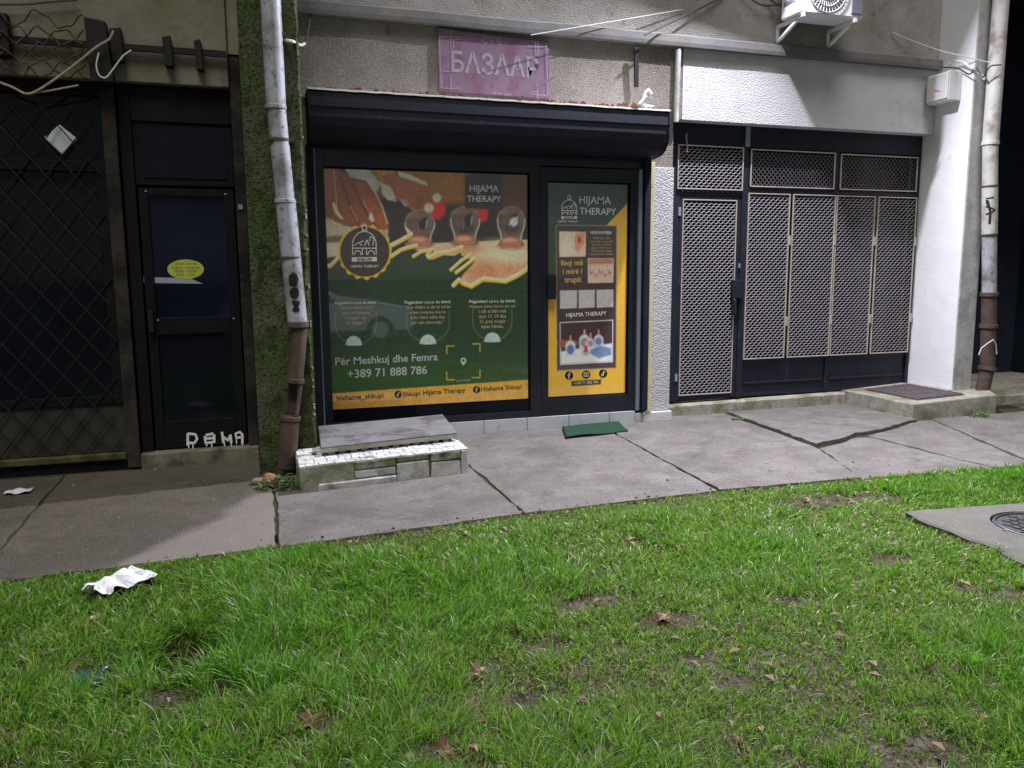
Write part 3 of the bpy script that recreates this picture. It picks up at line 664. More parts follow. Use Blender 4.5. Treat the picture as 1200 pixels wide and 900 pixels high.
# torn edge: green field below it with cream and yellow strips
green = [(376,312),(388,312),(398,306),(418,312),(470,300),(482,292),(486,300),(494,296),(500,296),(508,294),(502,306),(520,299),(532,300),(540,296),(541,300),(556,306),(545,318),(538,330),(534,336),(548,331),(553,337),(566,331),(592,332),(606,326),(625,312),(625,500),(376,500)]
c.poly(green, G_, .5); c.mix(np.clip(.5-c.sdf(green), 0, 1)*np.clip((c.py-330)/120, 0, 1)*.4, (34,60,34))
def torn(pts, w1, w2):
    c.line(pts, w1, (206,186,150), 1, .5); c.line([(x+.6, y+w1*.55) for x, y in pts], w2, (212,158,44), 1, .4)
torn([(376,312),(387,311),(393,305),(398,299)], 4, 2); torn([(456,288),(468,282),(482,274)], 4.2, 2.4)
torn([(458,300),(470,292),(480,289),(488,287)], 3.6, 2.2); torn([(484,300),(494,294),(506,292),(500,299)], 3, 2)
torn([(502,301),(514,296),(528,294),(541,289)], 4, 2.2); torn([(528,316),(540,305),(551,298)], 3, 2); torn([(534,319),(546,310),(556,302)], 3, 2)
torn([(531,334),(538,327),(541,331),(552,335),(566,326),(592,329),(606,322),(620,313)], 4, 2.4)
# round badge
ringp = []
for a in range(0, 360, 6): rr = 31.2+1.1*math.sin(a*.31)+.9*math.sin(a*.77); ringp.append((427.5+rr*math.cos(rad(a)), 295+rr*1.02*math.sin(rad(a))))
c.poly(ringp, (216,164,42), .7); c.ell(427.5, 295, 28.8, 29.3, (54,44,42), .04)
# text column arcs, domes, bands
c.poly([(376,462),(625,444.5),(625,476),(376,491)], (178,134,52), .6)
c.poly([(376,474),(470,466),(470,474),(376,484)], (150,112,70), 3, .5)
c.line([(376,341),(625,342)], .6, (24,36,28), .7)
for (x, y) in ((414.5, 404), (501.5, 402.5), (577, 400)):
    c.poly(arc(x, y, 9.6, 10.4, 180, 360, 20), (150,166,160), .6); c.ell(x, y, 9.6, 1.2, (150,166,160), .5)
for (x, y, r_) in ((417, 378, 24), (501.5, 376, 25), (577, 374, 23)):
    c.line([(x-r_, y-12),(x-r_, y+2)]+arc(x, y+2, r_, 23, 180, 112), .7, (128,118,76), .8, .5); c.line([(x+r_, y-12),(x+r_, y+2)]+arc(x, y+2, r_, 23, 0, 68), .7, (128,118,76), .8, .5)
c.poly([(545,205),(588.5,206),(588.5,246),(545,244)], (52,46,44), .8, .93)
c.poly([(376,402),(396,392),(404,404),(396,420),(376,424)], (34,52,36), 6, .0)
# corner brackets round the place for a location mark
for (x, y, sx, sy) in ((523.5,405.5,1,1), (562.5,403,-1,1), (523.5,445,1,-1), (562.5,442.5,-1,-1)):
    c.line([(x+sx*9, y),(x, y),(x, y+sy*9)], 1.3, (164,140,64), 1, .4)
c.ell(543, 422.5, 3.4, 3.4, (150,160,150), .3); c.poly([(540,424),(546,424),(543,429)], (150,160,150), .5); c.ell(543, 422.3, 1.5, 1.5, G_, .4)
c.line([(391,198),(393,220),(395,244)], 1.0, (210,170,140), .8, .5)  # pale scratch reflection painted into the print
c.grain(.22, .35); c.grain(.12, 1.3)
P1.build('printed_sheet', MT['print'], wp, PG)
YT = YW-.0075
def tp(s, ink, par, l, r, **k): return text_part(s, 'lettering', INK[ink], par, YT, l, r, **k)
tp('HIJAMA', 'white', wp, (550.3,224.5), (584.5,224.9), bold=.018); tp('THERAPY', 'white', wp, (547.5,236.2), (587.6,236.6), bold=.018)
tp('Për Meshkuj dhe Femra', 'dim_white', wp, (393,428), (513,422), bold=.012); tp('+389 71 888 786', 'dim_white', wp, (407.5,443), (500.5,438), bold=.014)
tp('hixhame_shkupi', 'dark', wp, (394.5,469.5), (449.5,466), bold=.012); tp('Shkupi Hijama Therapy', 'dark', wp, (472,464.8), (545.5,459.5), bold=.012); tp('Hixhame Shkupi', 'dark', wp, (564,458.7), (611,455.5), bold=.012)
cols = [((417, 356.5), ['Pejgamberi s.a.v.s. ka thënë:', '“Shërimi është në tri', 'gjëra: në hixhame,', 'në mjaltë dhe', 'në djegie.”'], 24),
        ((501.5, 356), ['Pejgamberi s.a.v.s. ka thënë:', '“Kur Allahu ia do të mirën', 'e bën hixhame shërim', 'e ka bërë edhe ilaç', 'për çdo sëmundje.”'], 27),
        ((577, 355), ['Pejgamberi s.a.v.s. ka thënë:', 'Hixhame është shërim për atë', 'i cili e bën më', 'datë 17, 19 dhe', '21 prej muajit', 'sipas hënës.'], 27)]
for (x, y), lines, hw in cols:
    for k, s_ in enumerate(lines):
        ww = hw*min(1, len(s_)/28+.06); yy = y+k*5.9
        tp(s_, 'white' if k == 0 else 'tan', wp, (x-ww, yy), (x+ww, yy-.035*ww), bold=.006)
tp('LOCATION', 'dim_white', wp, (535,447.5), (551,446.6))
def stroke_part(strokes, wd, ink, par, closed=False):
    b = MB()
    for s_ in strokes: ribbon(b, s_, wd, lambda px, py: onY(px, py, YT), closed)
    return b.build('emblem', INK[ink], par, recalc=False)
def emblem(cx, cy, k, par, ink='white'):
    st = [arc(cx, cy+1*k, 14*k, 15*k, 180, 360, 24), arc(cx, cy-19*k, 3.0*k, 3.6*k, 0, 360, 14), [(cx-3*k, cy-14*k), (cx-2*k, cy-16.5*k)], [(cx+3*k, cy-14*k), (cx+2*k, cy-16.5*k)],
          [(cx-14*k, cy+1*k), (cx-14*k, cy+14*k)], [(cx+14*k, cy+1*k), (cx+14*k, cy+14*k)], [(cx-14*k, cy+6*k), (cx+14*k, cy+6*k)],
          [(cx-2.5*k, cy+14*k), (cx-2.5*k, cy+7*k)], [(cx+2.5*k, cy+14*k), (cx+2.5*k, cy+7*k)],
          arc(cx-8*k, cy+14*k, 4*k, 5*k, 180, 360, 10), arc(cx+8*k, cy+14*k, 4*k, 5*k, 180, 360, 10),
          [(cx-12*k, cy+3*k), (cx-7*k, cy-1*k), (cx-3*k, cy+3*k)], [(cx, cy+3*k), (cx+3*k, cy-4*k), (cx+6*k, cy+3*k)], [(cx+6*k, cy-2*k), (cx+7*k, cy-8*k), (cx+11*k, cy-6*k), (cx+10*k, cy+3*k)],
          [(cx-5*k, cy-1*k), (cx-1*k, cy-3*k)]]
    stroke_part(st, 1.15*max(k, .75), ink, par)
    b = MB(); ribbon(b, [(cx-15*k, cy+19.5*k), (cx+15*k, cy+19.0*k)], 5.2*k, lambda px, py: onY(px, py, YT)); b.build('emblem_band', INK[ink], par, recalc=False)
emblem(427, 285, .98, wp)
text_part('SHKUPI', 'lettering', INK['dark'], wp, YT-.002, (418.5,306), (435.5,305.8), bold=.02); tp('HIJAMA THERAPY', 'white', wp, (411,313.5), (444,313.3), bold=.01)
def icon(cx, cy, r, kind, par, ring=True):
    b = MB(); 
    b.add([onY(cx+r*math.cos(rad(a)), cy+r*math.sin(rad(a)), YT) for a in range(0, 360, 18)], [tuple(range(20))]); b.build('icon_disc', INK['black'], par, recalc=False)
    b = MB(); fn = lambda px, py: onY(px, py, YT-.002); q = r*.5
    if kind == 'f':
        ribbon(b, [(cx+q*.7, cy-q*1.1), (cx+q*.1, cy-q*1.1), (cx-q*.1, cy-q*.6), (cx-q*.1, cy+q*1.6)], r*.28, fn); ribbon(b, [(cx-q*.7, cy-q*.1), (cx+q*.6, cy-q*.15)], r*.25, fn)
    elif kind == 'note':
        ribbon(b, [(cx+q*1.1, cy-q*.5), (cx+q*.35, cy-q*.75), (cx+q*.15, cy-q*1.3), (cx+q*.15, cy+q*.6)], r*.26, fn); ribbon(b, arc(cx-q*.3, cy+q*.6, q*.5, q*.5, 0, 300, 12), r*.22, fn)
    else:
        ribbon(b, [(cx-q, cy-q), (cx+q, cy-q), (cx+q, cy+q), (cx-q, cy+q)], r*.2, fn, True); ribbon(b, arc(cx, cy, q*.5, q*.5, 0, 360, 12), r*.18, fn)
    b.build('icon_mark', INK['cream'], par, recalc=False)
icon(466.5, 462, 4.2, 'note', wp); icon(558.5, 456.6, 4.2, 'f', wp)

# ------------------------------------------------------------------ door poster
dp = thing('door_poster', (3.17, YW, .31), 'narrow green and yellow poster with small pictures stuck on the shop door', 'poster')
P2 = Print(2.742, 3.598, .315, 2.432, YW-.006, .0058); c = P2
c.c[:] = (48, 62, 58); c.mix(np.clip((c.py-250)/90, 0, 1)*.6, (42, 58, 44))
Yc = (198, 144, 50)
c.poly([(745,226),(745,480),(630,480),(630,345),(650,327),(721,290),(721,255)], Yc, .5)
c.poly([(745,228),(745,270),(705,270)], Yc, .5); c.poly([(630,262),(653,262),(653,326),(630,345)], (44,58,46), .5)
c.poly([(651.3,263.2),(723,264.2),(722.3,431.5),(652.3,434.6)], (118,108,104), .5); c.poly([(652.3,264.3),(722,265.2),(721.3,430.6),(653.3,433.5)], (60,50,50), .5)
c.poly([(655.2,271),(686.6,271.7),(686.4,300.8),(655.4,301.2)], (176,162,156), .5); c.poly([(656,272),(686,272.6),(685.6,300),(656.2,300.2)], (188,166,148), .5)
c.poly([(675,273),(686,273),(685,284),(678,296),(674,292),(673,282)], (178,124,92), 1.2); c.ell(679, 281, 2, 4, (150,60,40), .6); c.ell(664, 288, 7, 10, (204,188,168), 1, .7)
for k in range(5): c.line([(658+k*4, 276),(659+k*4.2, 298)], .8, (160,140,124), .5, .6)
c.poly([(688.8,302.4),(719.4,302.6),(718.9,331.2),(688.9,331.8)], (178,164,158), .5); c.poly([(689.8,303.4),(718.6,303.6),(718,330.4),(689.8,330.8)], (178,152,138), .5)
c.poly([(690,303),(719,303),(719,309),(690,310)], (150,104,80), 1)
for k in range(5): c.ell(693+k*5.4, 318+(k % 2)*3, 2.2, 4, (134,98,84), .5, .7); c.ell(693.4+k*5.4, 316+(k % 2)*3, 1, 2, (200,184,176), .5, .8)
for (x0, x1) in ((656,676.3), (678,697.2), (699,719)): c.poly([(x0,340.4-(x0-656)*.02),(x1,340-(x0-656)*.02),(x1-.2,361-(x0-656)*.03),(x0+.2,362-(x0-656)*.03)], (158,154,156), .5)
c.poly([(655.8,377.6),(718.6,374.6),(718.4,424.4),(656.4,427.8)], (190,184,184), .5); c.poly([(656.8,378.6),(717.6,375.7),(717.4,423.4),(657.4,426.8)], (58,46,48), .5)
c.poly([(657,412),(680,408),(717.6,402),(717.4,423.4),(657.4,426.8)], (186,188,194), 1.2); c.ell(661, 403, 7, 5, (120,84,50), .6, .9); c.ell(672,402,6,3,(130,92,58),.6,.8)
c.poly([(691,410),(704,405),(716,408),(716,416),(702,420),(691,414)], (96,116,150), 1)
for (x, yt, yb, rx, col, capc) in ((668.5,394,417,5.8,(76,98,150),(190,120,96)), (685,387,408,6.2,(120,110,116),(196,128,104)), (692,391,406,4,(126,120,124),(176,128,112)), (701.5,387,405,5.6,(92,112,156),(196,104,84)), (686.5,401,417,5.4,(152,142,146),(206,150,124))):
    c.poly([(x-rx, yb),(x-rx, yt+9),(x-rx*.4, yt+5),(x+rx*.4, yt+5),(x+rx, yt+9),(x+rx, yb)], (170,170,180), .8); c.ell(x, (yt+yb)/2+4, rx*.72, (yb-yt)*.24, col, .4); c.poly([(x-1.2,yt+5),(x+1.2,yt+5),(x+.9,yt-1),(x-.9,yt-1)], capc, .6)
c.poly([(684.6,405),(688.4,405),(688.4,413),(684.6,413)], (150,60,56), .5)
c.poly([(669.5,446.6),(704.3,444.4),(704.2,450.4),(669.6,452.8)], (52,46,38), .4)
c.poly([(735,240),(745,240),(745,480),(735,480)], (120,90,50), 1, .15)
c.grain(.16, .35); c.grain(.10, 1.3)
P2.build('printed_sheet', MT['print'], dp, PG)
emblem(667, 243, .62, dp); tp('HIJAMA', 'white', dp, (678.8,238.3), (716,239.3), bold=.008); tp('THERAPY', 'white', dp, (679.2,251), (722,252), bold=.008)
text_part('SHKUPI', 'lettering', INK['dark'], dp, YT-.002, (661,256.4), (673,256.4), bold=.02); tp('HIJAMA THERAPY', 'white', dp, (653.5,260.6), (678,260.8))
tp('Ilaqi më', 'yellow', dp, (657.5,311), (683,310.6), bold=.015); tp('i mirë i', 'yellow', dp, (659.5,321.2), (682,320.6), bold=.015); tp('trupit', 'yellow', dp, (661.5,331), (681.5,330.4), bold=.015)
tp('HIXHAMEJA', 'white', dp, (692,274.2), (717,274.4), bold=.012)
for k, (s_, hw) in enumerate((('Shëron çdo', 10), ('sëmundje që gjendet', 14), ('në trup, pastron', 11), ('gjakun dhe forcon', 12), ('imunitetin, sipas', 12), ('mjekësisë profetike', 14))):
    tp(s_, 'tan', dp, (705-hw, 280.4+k*3.7), (705+hw, 280.4+k*3.7))
tp('HIJAMA THERAPY', 'white', dp, (663.5,371.6), (711,369.2), bold=.014)
icon(666.8, 440, 4.9, 'f', dp); icon(686.8, 438.9, 4.9, 'cam', dp); icon(706.8, 437.6, 4.9, 'note', dp); tp('+389 71 888 786', 'cream', dp, (673,450.6), (701,448.9), bold=.012)

# ------------------------------------------------------------------ mesh gate
gate = thing('mesh_gate', (5.85, 7.58, .15), 'navy metal gate front with cream mesh panels and a mesh door beside the white column', 'gate')
def gx(px, py=300): return onY(px, py, 7.58).x
Zd = lambda px, py: onY(px, py, 7.58).z
xL, xP0, xP1, xR = 4.118, 5.035, 5.12, 7.452
fy0, fy1 = 7.555, 7.66
fr = MB()
fr.box(xL, xR, fy0, fy1, 2.885, 3.104)                 # header
fr.box(xL, 4.287, fy0, fy1, .155, 2.885)             # left post
fr.box(xP0+.012, xP1, fy0-.004, fy1, .155, 2.885)        # post beside the door
fr.box(xR-.04, xR, fy0, fy1, .155, 2.885)
fr.box(xP1, xR-.04, fy0+.004, fy1, 2.415, 2.455)          # rail under the right top panels
fr.box(6.25, 6.30, fy0+.002, fy1, 2.455, 2.885)
fr.box(4.287, xP0+.012, fy0+.004, fy1, 2.365, 2.42)
fr.build('gate_frame', MT['navy_gate'], gate, bevel=.004)
boxpart('header_post', MT['alu_edge'], gate, 5.06, 5.115, fy0-.016, fy0-.005, 2.89, 3.098)
boxpart('back_glass', MT['gate_back'], gate, xL+.02, xR-.02, 7.72, 7.74, .15, 3.09)
def exp_mesh(x0, x1, z0, z1, Y, vertical=False, pw=.060, ph=.0285, tw=.0044, td=.0035):
    """expanded metal: trapezoid-wave strands, neighbours meeting at the knuckles"""
    b = MB()
    def seg(u0, v0, u1, v1):
        d = Vector((u1-u0, v1-v0)); L = d.length
        if L < 1e-5: return
        nn = Vector((-d.y, d.x))/L*tw/2; q = []
        for (u, v) in ((u0, v0), (u1, v1)):
            for (s1, yy) in ((-1, -td), (1, 0), (1, td), (-1, 0)):
                uu, vv = u+nn.x*s1, v+nn.y*s1
                q.append((x0+uu, Y+yy, z0+vv) if not vertical else (x0+vv, Y+yy, z0+uu))
        b.add(q, [(0,1,5,4),(1,2,6,5),(2,3,7,6),(3,0,4,7)])
    W_, H_ = (x1-x0, z1-z0) if not vertical else (z1-z0, x1-x0)
    rows = int(H_/ph)
    for r_ in range(rows+1):
        v = r_*ph; ph0 = (r_ % 2)*.5; k = -1; pts = []
        while k*pw < W_+pw:
            for (fx, fz) in ((0, -.5), (.22, -.5), (.5, .5), (.72, .5)): pts.append(((k+fx+ph0)*pw, v+fz*(ph*(.46 if not vertical else .62))))
            k += 1
        for (a, c_) in zip(pts[:-1], pts[1:]):
            if a[0] >= 0 and c_[0] <= W_ and 0 <= a[1] <= H_ and 0 <= c_[1] <= H_: seg(a[0], a[1], c_[0], c_[1])
    return b
def rim(b, x0, x1, z0, z1, Y, wd=.012, d=.012):
    b.box(x0, x1, Y-d, Y+.004, z1-wd, z1); b.box(x0, x1, Y-d, Y+.004, z0, z0+wd); b.box(x0, x0+wd, Y-d, Y+.004, z0+wd, z1-wd); b.box(x1-wd, x1, Y-d, Y+.004, z0+wd, z1-wd)
def panel(name, x0, x1, z0, z1, Y, vertical=False, parent=None, rimmat='cream_rim', **k):
    r = MB(); rim(r, x0, x1, z0, z1, Y); f = r.build(name, MT[rimmat], parent or gate, bevel=.002)
    exp_mesh(x0+.012, x1-.012, z0+.012, z1-.012, Y, vertical, **k).build('mesh', MT['cream_mesh'], f, recalc=False)
    return f
panel('top_panel', 4.245, 5.040, 2.425, 2.880, 7.545)
panel('top_panel', 5.135, 6.235, 2.470, 2.870, 7.550, True, pw=.058, ph=.027)
panel('top_panel', 6.315, 7.40, 2.470, 2.865, 7.556, True, pw=.058, ph=.027)
dl = MB(); dl.box(4.292, 4.340, 7.563, 7.60, .165, 2.36); dl.box(4.975, 5.042, 7.563, 7.60, .165, 2.36); dl.box(4.340, 4.975, 7.564, 7.60, 2.315, 2.36); dl.box(4.340, 4.975, 7.564, 7.60, .165, .225)
gd = dl.build('gate_door', MT['navy_gate'], gate, bevel=.003)
r = MB(); rim(r, 4.322, 4.985, .215, 2.325, 7.558); r.build('mesh_rim', MT['cream_rim'], gd, bevel=.002)
exp_mesh(4.334, 4.973, .227, 2.313, 7.556).build('mesh', MT['cream_mesh'], gd, recalc=False)
boxpart('lock_box', MT['navy_gate'], gd, 4.935, 5.055, 7.50, 7.562, 1.27, 1.47, bevel=.006)
b = MB(); b.tube([(4.96, 7.54, 1.10), (4.96, 7.50, 1.11), (4.96, 7.50, 1.25), (4.96, 7.53, 1.27)], .018, 8); b.build('handle', MT['black_metal'], gd, smooth=True)
boxpart('latch', MT['alu_edge'], gd, 5.03, 5.05, 7.55, 7.562, 1.60, 1.65)
boxpart('hinge', MT['alu_edge'], gd, 4.270, 4.300, 7.545, 7.562, 2.15, 2.24); boxpart('hinge', MT['alu_edge'], gd, 4.270, 4.300, 7.545, 7.562, .38, .46)
px4 = [(5.118, 5.655), (5.690, 6.262), (6.278, 6.815), (6.850, 7.408)]
for k, (x0, x1) in enumerate(px4):
    f = panel('folding_panel', x0, x1, .585, 2.405, 7.545-.004*(k % 2))
    for zz in (.95, 1.85): boxpart('hinge', MT['cream_rim'], f, x1-.004, x1+.022, 7.527, 7.55, zz, zz+.10, bevel=.002)
for (x0, x1) in ((5.13, 6.245), (6.285, 7.41)):
    kp = boxpart('kick_panel', MT['navy_gate'], gate, x0, x1, 7.59, 7.63, .16, .575, bevel=.003)
    boxpart('ridge', MT['navy_gate'], kp, x0+.02, x1-.02, 7.572, 7.589, .30, .325, bevel=.004)
boxpart('centre_post', MT['navy_gate'], gate, 6.247, 6.283, 7.57, 7.64, .158, .575, bevel=.003)
b = MB(); a0 = onY(799, 154, 7.53); b.tube([(4.32, 7.50, 2.99), (4.315, 7.50, 2.93), (4.34, 7.51, 2.86), (4.33, 7.51, 2.80)], .008, 6); b.build('hook', MT['alu_edge'], gate)

# ------------------------------------------------------------------ old shopfront on the left
old = thing('old_shopfront', (-1.8, 6.98, 0), 'dark neglected timber shopfront in shadow left of the mossy pillar', 'shopfront')
boxpart('timber_post', MT['old_wood'], old, -1.085, -.985, 6.93, 7.06, .0, 3.03, bevel=.006)
boxpart('door_frame', MT['old_black'], old, -.975, -.885, 6.97, 7.1, .12, 3.03, bevel=.004)
boxpart('jamb', MT['old_wood'], old, -.142, -.058, 6.94, 7.1, .12, 3.30, bevel=.005)
boxpart('header', MT['old_black'], old, -.882, -.145, 6.97, 7.1, 2.76, 3.03, bevel=.004)
tr = boxpart('transom', MT['old_black'], old, -.882, -.145, 6.985, 7.08, 2.27, 2.757, bevel=.006)
boxpart('pane', MT['glass'], tr, -.82, -.20, 6.978, 6.984, 2.33, 2.70)
boxpart('door_sill', MT['stone_sill'], old, -.98, -.06, 6.89, 7.2, -.03, .118, bevel=.012)
dm = MB(); dm.box(-.872, -.80, 6.99, 7.05, .13, 2.25); dm.box(-.235, -.155, 6.99, 7.05, .13, 2.25); dm.box(-.80, -.235, 6.991, 7.05, 2.19, 2.25); dm.box(-.80, -.235, 6.991, 7.05, 1.08, 1.22); dm.box(-.80, -.235, 6.991, 7.05, .13, .36)
od = dm.build('old_door', MT['old_black'], old, bevel=.004)
boxpart('upper_pane', MT['glass_blue'], od, -.80, -.235, 7.012, 7.02, 1.22, 2.19)
boxpart('lower_pane', MT['glass'], od, -.80, -.235, 7.012, 7.02, .36, 1.08)
boxpart('handle', MT['steel_dark'], od, -.86, -.82, 6.95, 6.99, 1.10, 1.28, bevel=.006)
for (x, z) in ((-.815, 2.225), (-.22, 2.215), (-.79, 1.20), (-.21, 1.20)): boxpart('screw', MT['alu_edge'], od, x-.008, x+.008, 6.984, 6.99, z-.006, z+.006)
boxpart('door_plate', MT['alu_edge'], old, -.125, -.090, 6.933, 6.94, 2.09, 2.13)
# oval sticker
Ys = 7.009; b = MB(); so_ = [onY(217.5+21.5*math.cos(rad(a)), 315.5+11.5*math.sin(rad(a)), Ys) for a in range(0, 360, 12)]; b.prism(so_, (0, .003, 0)); st = b.build('sticker', MT['yellow_sticker'], od)
for k, (s_, hw) in enumerate((('ORARI I PUNËS', 13), ('E hënë - e premte', 16), ('08:00 - 20:00', 13), ('09:00 - 15:00', 11))):
    text_part(s_, 'lettering', MT['sticker_ink'], st, Ys-.001, (217.5-hw, 310.5+k*4.3), (217.5+hw, 310.3+k*4.3), bold=.01)
b = MB(); b.prism([onY(x, y, 7.0105) for x, y in ((168,324.5),(222,326),(238,332.5),(168,331.5))], (0, .001, 0)); b.build('reflection_strip', flat('pale reflection strip', (.30,.32,.40), .6), od)  # pale bar modelled for a reflection in the door glass
# dripping paint
b = MB(); fn = lambda px, py: onY(px, py, 6.986)
gl = [[(220,508),(220,522)], [(220,508),(229,509),(231,514),(228,519),(221,519)], [(241,510),(250,508)], [(240,511),(241,519),(250,518)], [(241,514),(252,513)], [(251,509),(251,519)],
      [(260,506),(262,519)], [(262,512),(267,516),(270,510)], [(270,509),(271,519)], [(283,512),(277,513),(276,508),(281,506),(284,509),(284,520)]]
for s_ in gl: ribbon(b, s_, 2.9, fn)
for (x, y0, y1) in ((221,519,525),(226,518,526),(242,519,523),(248,518,524),(263,518,524),(271,518,523),(277,512,520),(284,518,523)): ribbon(b, [(x,y0),(x+.3,y1)], 1.4, fn)
b.build('paint_drips', MT['white_paint'], od, recalc=False, kind='stuff')
# left window
wf = MB(); wf.box(-3.55, -1.09, 6.97, 7.06, 2.36, 2.44); wf.box(-3.55, -1.09, 6.97, 7.06, 2.93, 3.03); wf.box(-3.55, -1.09, 6.97, 7.06, .53, .60); wf.box(-1.16, -1.09, 6.972, 7.06, .60, 2.36); wf.box(-2.38, -2.31, 6.972, 7.06, .60, 2.36)
lw = wf.build('left_window', MT['old_black'], old, bevel=.004)
boxpart('pane', MT['glass'], lw, -3.55, -1.1, 7.02, 7.03, .60, 2.93)
boxpart('lower_panel', MT['dull_panel'], old, -3.55, -1.09, 6.985, 7.1, .135, .53, bevel=.004)
boxpart('sill', MT['moss_sill'], old, -3.55, -1.09, 6.93, 7.1, .075, .132, bevel=.01)
boxpart('base_board', MT['old_black'], old, -3.55, -1.09, 6.96, 7.1, -.03, .074)
# diamond grille over the left window
b = MB(); q = .20
for sgn in (1, -1):
    for k in range(-14, 34):
        x0 = -3.6+k*q; pts = []
        for z in np.arange(.14, 2.93, .1):
            x = x0+sgn*(z-.14)*.78 if sgn > 0 else x0-(z-.14)*.78
            if -3.54 < x < -1.095: pts.append((x, 6.955+.006*sgn, z))
        if len(pts) > 1: b.tube(pts, .005, 5, False)
b.build('wire_grille', MT['steel_dark'], old, smooth=True)
# pale diamond plate seen through the grille, and a pale jug behind the glass
b = MB(); cc = onY(71, 162, 6.99); s_ = .115; b.prism([(cc.x, 6.99, cc.z-s_*1.05), (cc.x+s_, 6.99, cc.z), (cc.x, 6.99, cc.z+s_*.9), (cc.x-s_, 6.99, cc.z)], (0, .018, 0)); b.build('pale_plate', flat('pale diamond plate', (.62,.66,.72), .5), old, bevel=.012)

# steel rail with clamps and wire netting above
rail = thing('support_rail', (-1.4, 6.88, 3.2), 'black steel rail with hanging clamps across the beige lintel', 'rail')
b = MB(); b.bar((-3.5, 6.86, 3.268), (-.15, 6.86, 3.278), .03, .045); b.build('bar', MT['steel_dark'], rail)
for (px, z0, z1, w_) in ((138, 3.16, 3.41, .09), (197, 3.15, 3.38, .07), (233, 3.14, 3.37, .06)):
    x = onY(px, 65, 6.84).x; b = MB(); b.hexa([(x-w_/2+.01, 6.82, z0), (x+w_/2, 6.82, z0), (x+w_/2, 6.895, z0), (x-w_/2+.01, 6.895, z0)], [(x-w_/2, 6.82, z1-.015), (x+w_/2-.01, 6.82, z1), (x+w_/2-.01, 6.895, z1), (x-w_/2, 6.895, z1-.015)]); b.build('clamp', MT['steel_dark'], rail, bevel=.006)
x = onY(117, 65, 6.84).x; b = MB(); b.hexa([(x-.07, 6.80, 3.0), (x+.09, 6.80, 3.0), (x+.09, 6.89, 3.0), (x-.07, 6.89, 3.0)], [(x-.085, 6.80, 3.46), (x+.06, 6.80, 3.44), (x+.06, 6.89, 3.44), (x-.085, 6.89, 3.46)]); b.build('post_stub', MT['steel_dark'], rail, bevel=.008)
x = onY(4, 60, 6.84).x; b = MB(); b.box(x-.07, x+.05, 6.80, 6.89, 3.14, 3.44); b.build('post_stub', MT['steel_dark'], rail, bevel=.008)
b = MB(); W0, W1 = -2.75, -1.14; 
for r_ in range(4):
    for ph in (0, 1):
        pts = []
        for k in range(0, 60):
            x = W0+(W1-W0)*k/59; z = 3.07+r_*.115+(.055*math.sin((x-W0)/.155*math.pi+ph*math.pi))+.012*math.sin(k*1.7+r_)
            pts.append((x, 6.80+.015*math.sin(k*.9+ph*2), z))
        if not (r_ == 3 and ph): b.tube(pts, .0062, 5, False)
tag(b.build('wire_netting', MT['wire_rust'], None, smooth=True), 'loose rusty diamond wire netting hung on the black rail at the far left', 'netting')
def cable(name, pts, r, m, label, cat, Y=None, n=6):
    b = MB(); P_ = [onY(p[0], p[1], p[2] if len(p) > 2 else Y) for p in pts]
    # smooth through points
    Q = []
    for i in range(len(P_)-1):
        p0, p1, p2, p3 = P_[max(i-1,0)], P_[i], P_[i+1], P_[min(i+2, len(P_)-1)]
        for k in range(5):
            t = k/5; Q.append(.5*((2*p1)+(-p0+p2)*t+(2*p0-5*p1+4*p2-p3)*t*t+(-p0+3*p1-3*p2+p3)*t**3))
    Q.append(P_[-1]); b.tube(Q, r, n); return tag(b.build(name, m, None, smooth=True), label, cat)
cable('dry_vine', [(-8,94),(14,102),(34,110),(60,96),(90,74),(112,56),(128,46),(133,36)], .009, MT['twig'], 'long dry vine stem curling up over the wire netting', 'vine', 6.76)
cable('dry_vine', [(34,110),(60,106),(92,100)], .007, MT['twig'], 'short dry vine tip hanging below the wire netting', 'vine', 6.77)
cable('loose_wire', [(154,59),(144,66),(132,82),(124,91),(116,88),(113,76),(116,62)], .006, MT['cable_white'], 'thin loop of pale loose wire around the dark post stub', 'wire', 6.76)
cable('thin_cable', [(-5,5),(30,5),(60,2),(90,0)], .008, MT['cable_dark'], 'dark cable along the top of the beige lintel at the upper left', 'cable', 6.86)

# ------------------------------------------------------------------ drainpipes
dpL = thing('drainpipe', (.15, 6.27, 0), 'leaning pale grey drainpipe with black graffiti on the mossy pillar', 'drainpipe')
YD = 6.272
def dpt(px, py, Y=YD): return onY(px, py, Y)
def pipe(name, pts, r, m, par, n=20, bands=()):
    b = MB(); b.tube(pts, r, n); return b.build(name, m, par, smooth=True)
top = dpt(314, -60); a1 = dpt(323.5, 126); a2 = dpt(334.5, 237); a3 = dpt(349, 381)
pipe('pipe_section', [top, a1], .072, MT['pipe_grey'], dpL); pipe('pipe_section', [a1, a2], .069, MT['pipe_grey'], dpL); pipe('pipe_section', [a2, a3], .074, MT['pipe_grey'], dpL)
def band(c_, d, r, h_, m, par, name='pipe_band', n=20):
    d = Vector(d).normalized(); b = MB(); b.tube([Vector(c_)-d*h_/2, Vector(c_)+d*h_/2], r, n); return b.build(name, m, par, bevel=.004)
dirL = a1-top
for (px, py, r_, h_) in ((322.9,126,.079,.03),(326.5,164,.078,.022),(334,236,.080,.03),(340,302,.080,.02),(349,380,.082,.045)): band(dpt(px, py), dirL, r_, h_, MT['pipe_band'] if py in (164, 302, 380) else MT['pipe_grey'], dpL)
for (px, py) in ((316, 40),(326.5,164)):
    p = dpt(px+10, py); b = MB(); b.box(p.x, p.x+.05, 6.25, 6.35, p.z-.012, p.z+.012); b.build('bracket', MT['pipe_band'], dpL)
